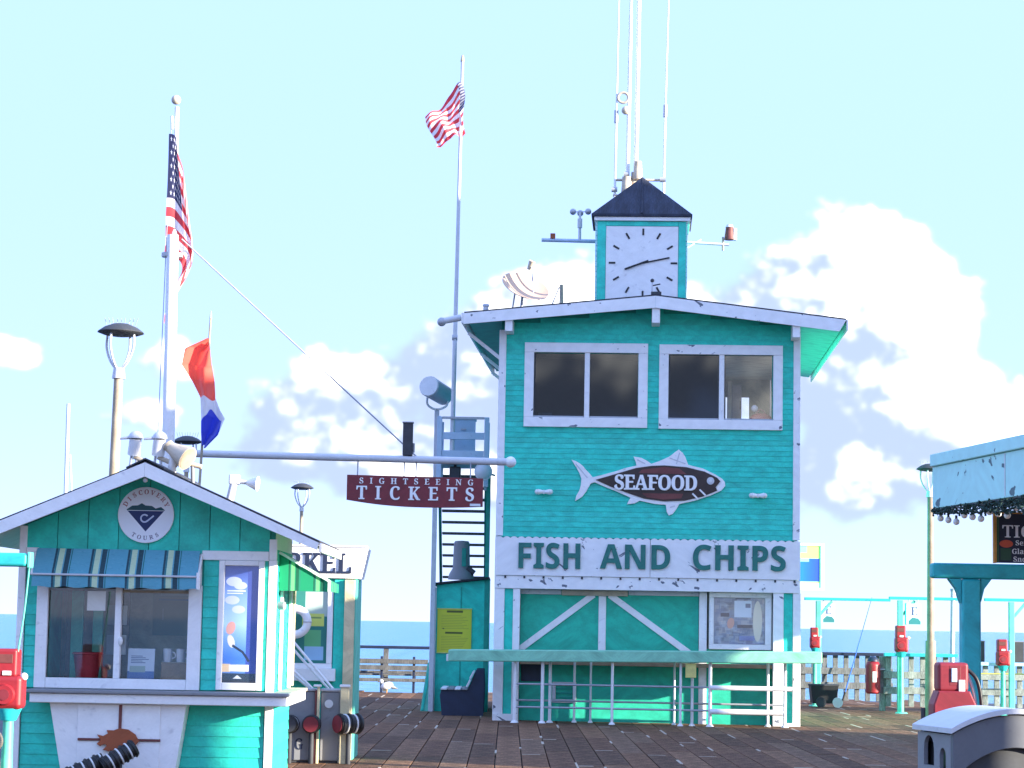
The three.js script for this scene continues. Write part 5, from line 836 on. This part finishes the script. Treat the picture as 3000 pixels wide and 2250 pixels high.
{
  const mkFrame = (label, z, x0, x1, posts) => { const f = thing('shelter_frame', label, 'frame', [0, 0, 0], 0, 'teal shelter frames'); box('beam', x0, x1, 2.31, 2.37, z - 0.05, z + 0.05, M.tealPost, f, 0.01); for (const x of posts) { box('post', x - 0.055, x + 0.055, 0, 2.298, z - 0.055, z + 0.055, M.seafoam, f, 0.012); mesh('knee_brace', beam([x + 0.05, 2.0, z], [x + 0.3, 2.29, z], 0.05, 0.05), M.seafoam, f); } };
  mkFrame('teal shelter frame over the first E sign', -50, 6.55, 8.45, [6.86]);
  mkFrame('teal shelter frame over the second E sign', -46.5, 7.83, 9.4, [8.06]);
  mkFrame('teal shelter frame by the shaded railing past the booth post', -46.3, 9.75, 12.2, [10.3, 11.9]);
  eSign(7.07, 2.26, -50, 'hanging E sign on the frame nearer the seafood building'); eSign(8.33, 2.24, -46.45, 'hanging E sign on the frame nearer the slim lamp');
  // picket fences
  const fence = (label, x0, x1, z, top, topM, m, h) => { const f = thing('picket_fence', label, 'fence', [0, 0, 0], 0, 'fences along the pier edge'); box('top_rail', x0, x1, h - 0.07, h, z + 0.03, z + 0.14, topM, f, 0.01); for (const y of [0.36, 0.68]) box('cross_board', x0, x1, y, y + 0.15, z + 0.03, z + 0.07, m, f, 0.008); for (let x = x0 + 0.05, i = 0; x < x1 - 0.12; x += 0.24, i++) box('picket', x, x + 0.11, 0.1, h - 0.072, z - 0.025 - (i % 2) * 0.004, z + 0.025, m, f, 0.006); for (let x = x0; x <= x1; x += 1.6) box('post', x - 0.06, x + 0.06, 0, h - 0.072, z - 0.15, z - 0.03, m, f, 0.01); };
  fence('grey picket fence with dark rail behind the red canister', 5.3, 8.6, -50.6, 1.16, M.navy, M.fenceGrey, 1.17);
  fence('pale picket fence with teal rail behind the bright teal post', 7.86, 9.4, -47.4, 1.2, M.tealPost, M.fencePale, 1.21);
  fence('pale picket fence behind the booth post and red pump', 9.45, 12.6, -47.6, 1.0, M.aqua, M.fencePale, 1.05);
  for (const [x, l] of [[9.8, 'dark panel on the railing beside the red machine'], [10.62, 'dark panel past the red machine on the shaded railing']]) { const p = thing('dark_panel', l, 'panel', [x, 1.06, -47.3], 0, 'dark panels on the railing'); mesh('sheet', bx(-0.16, 0.16, 0, 0.42, -0.02, 0.02), M.greyDark, p); mesh('edge', bx(-0.17, 0.17, 0.42, 0.44, -0.025, 0.025), M.grey, p); }
  const y = thing('yellow_tape', 'yellow tape line strung low before the pale fence', 'tape'); mesh('tape', rod([9.3, 0.82, -46.9], [12, 0.84, -46.9], 0.014), M.yellow, y); mesh('knot', meterUV(new THREE.SphereGeometry(0.04, 8, 6)), M.yellow, y, [9.7, 0.76, -46.9]);
  const r = thing('leaning_pole', 'thin dark fishing pole leaning out over the picket fence', 'pole'); mesh('shaft', rod([7.5, 0.3, -50.3], [8.1, 2.4, -50.35], 0.016, 0.006), M.blueSign, r); mesh('handle', rod([7.44, 0.1, -50.3], [7.5, 0.3, -50.3], 0.022), M.black, r);
  const pl = thing('white_pole', 'pale vertical mast seen through the booth frame', 'pole'); mesh('pole', rod([9.6, 0, -49], [9.64, 2.55, -49], 0.05), M.galvPale, pl); mesh('cap', rod([9.64, 2.55, -49], [9.64, 2.6, -49], 0.06), M.galv, pl);
  const bk = thing('black_tub', 'black wheeled tub on the deck past the seafood building', 'tub', [6.85, 0, -49]); mesh('tub', poly([[-0.26, 0.1], [0.22, 0.1], [0.28, 0.46], [-0.3, 0.46]], 0.4, 0.01), M.black, bk, [0, 0, -0.2]); for (const x of [-0.1, 0.26]) mesh('wheel', meterUV(new THREE.CylinderGeometry(0.11, 0.11, 0.06, 20).rotateX(Math.PI / 2)), x > 0 ? M.paper : M.greyDark, bk, [x, 0.115, 0.24]); mesh('rim', bx(-0.32, 0.3, 0.46, 0.5, -0.22, 0.22), M.greyDark, bk);
  const tr = thing('tarp_heap', 'dark covered heap low behind the grey bin', 'tarpaulin', [9.9, 0, -40]); mesh('tarp', meterUV(new THREE.SphereGeometry(0.8, 20, 12, 0, 6.29, 0, 1.57).scale(1.3, 0.62, 0.8)), M.black, tr, [0.4, 0.004, 0]);
}
{ // teal frame at the left edge
  const f = thing('corner_frame', 'teal post and beam frame before the kiosk corner', 'frame'); box('beam', -6.4, -4.25, 2.11, 2.23, -20.08, -19.92, M.tealPost, f, 0.03); box('lit_tone_beam_end', -4.248, -4.22, 2.1, 2.24, -20.07, -19.93, M.seafoam, f, 0.008); box('post', -5.1, -4.9, 0, 2.108, -20.1, -19.9, M.tealPost, f, 0.03);  // lighter green end piece puts sunlight on the beam end into colour
  mesh('cord', tube([[-4.23, 2.1, -19.95], [-4.26, 1.7, -19.95], [-4.3, 1.36, -19.95]], 0.008), M.seafoam, f);
  const y = thing('yellow_bag', 'yellow rounded bag at the foot of the kiosk corner', 'bag', [-4.5, 0, -19.7]); mesh('sack', meterUV(new THREE.SphereGeometry(0.2, 18, 14).scale(0.7, 1.6, 0.7)), M.lemon, y, [0, 0.33, 0]); mesh('strap', meterUV(new THREE.TorusGeometry(0.09, 0.014, 8, 20)), M.tan, y, [0.06, 0.6, 0.02]);
}

// ---------------------------------------------------------------- unseen blocks added to the right, shaped to cast shade on the pier
function shadeBlock(label, x0, x1, z0, z1, y0, y1, m, extra) {
  const t = thing('added_shade_block', label, 'building', [0, 0, 0], 0, 'unseen blocks added to shade the pier');
  box('wall', x0, x1, y0, y1, z0, z1, m, t, 0); box('roof_slab', x0 - 0.15, x1 + 0.15, y1 + 0.002, y1 + 0.2, z0, z1, M.roof, t, 0.02);
  for (let y = y0 + 1.0; y < y1 - 1.6; y += 2.9) for (let z = z0 + 0.7; z < z1 - 1.1; z += 2.3) { const w = box('window', x0 - 0.04, x0 - 0.002, y, y + 1.3, z, z + 0.9, M.white, t); box('pane', x0 - 0.055, x0 - 0.041, y + 0.08, y + 1.22, z + 0.08, z + 0.82, M.navy, w, 0.002); }
  if (extra) extra(t); return t;
}
shadeBlock('narrow cream block added out of view to shade the kiosk front', 14, 15.5, -13.5, -12.3, 0, 8.2, M.cream);
shadeBlock('long cream block added out of view to shade the near bin', 14, 18, -9.3, -2, 0, 8.2, M.cream);
shadeBlock('white block added out of view to shade the deck and boom', 14.05, 18, -26, -20.6, 0, 9.4, M.white);
shadeBlock('tall white block with raised screen added out of view to shade the seafood building', 14, 17, -32.27, -26.002, 0, 13.4, M.white, (t) => {
  box('shade_screen', 14.01, 14.3, 3.9, 13.4, -35.4, -32.272, M.white, t, 0); box('shade_screen_cap', 13.95, 14.36, 13.402, 13.5, -35.45, -32.27, M.roof, t, 0.02); box('shade_screen_post', 14.05, 14.25, 0, 3.898, -35.36, -35.2, M.white, t);  // thin raised screen added to shade the upper front, open below for sun
});

renderer.render(scene, camera);
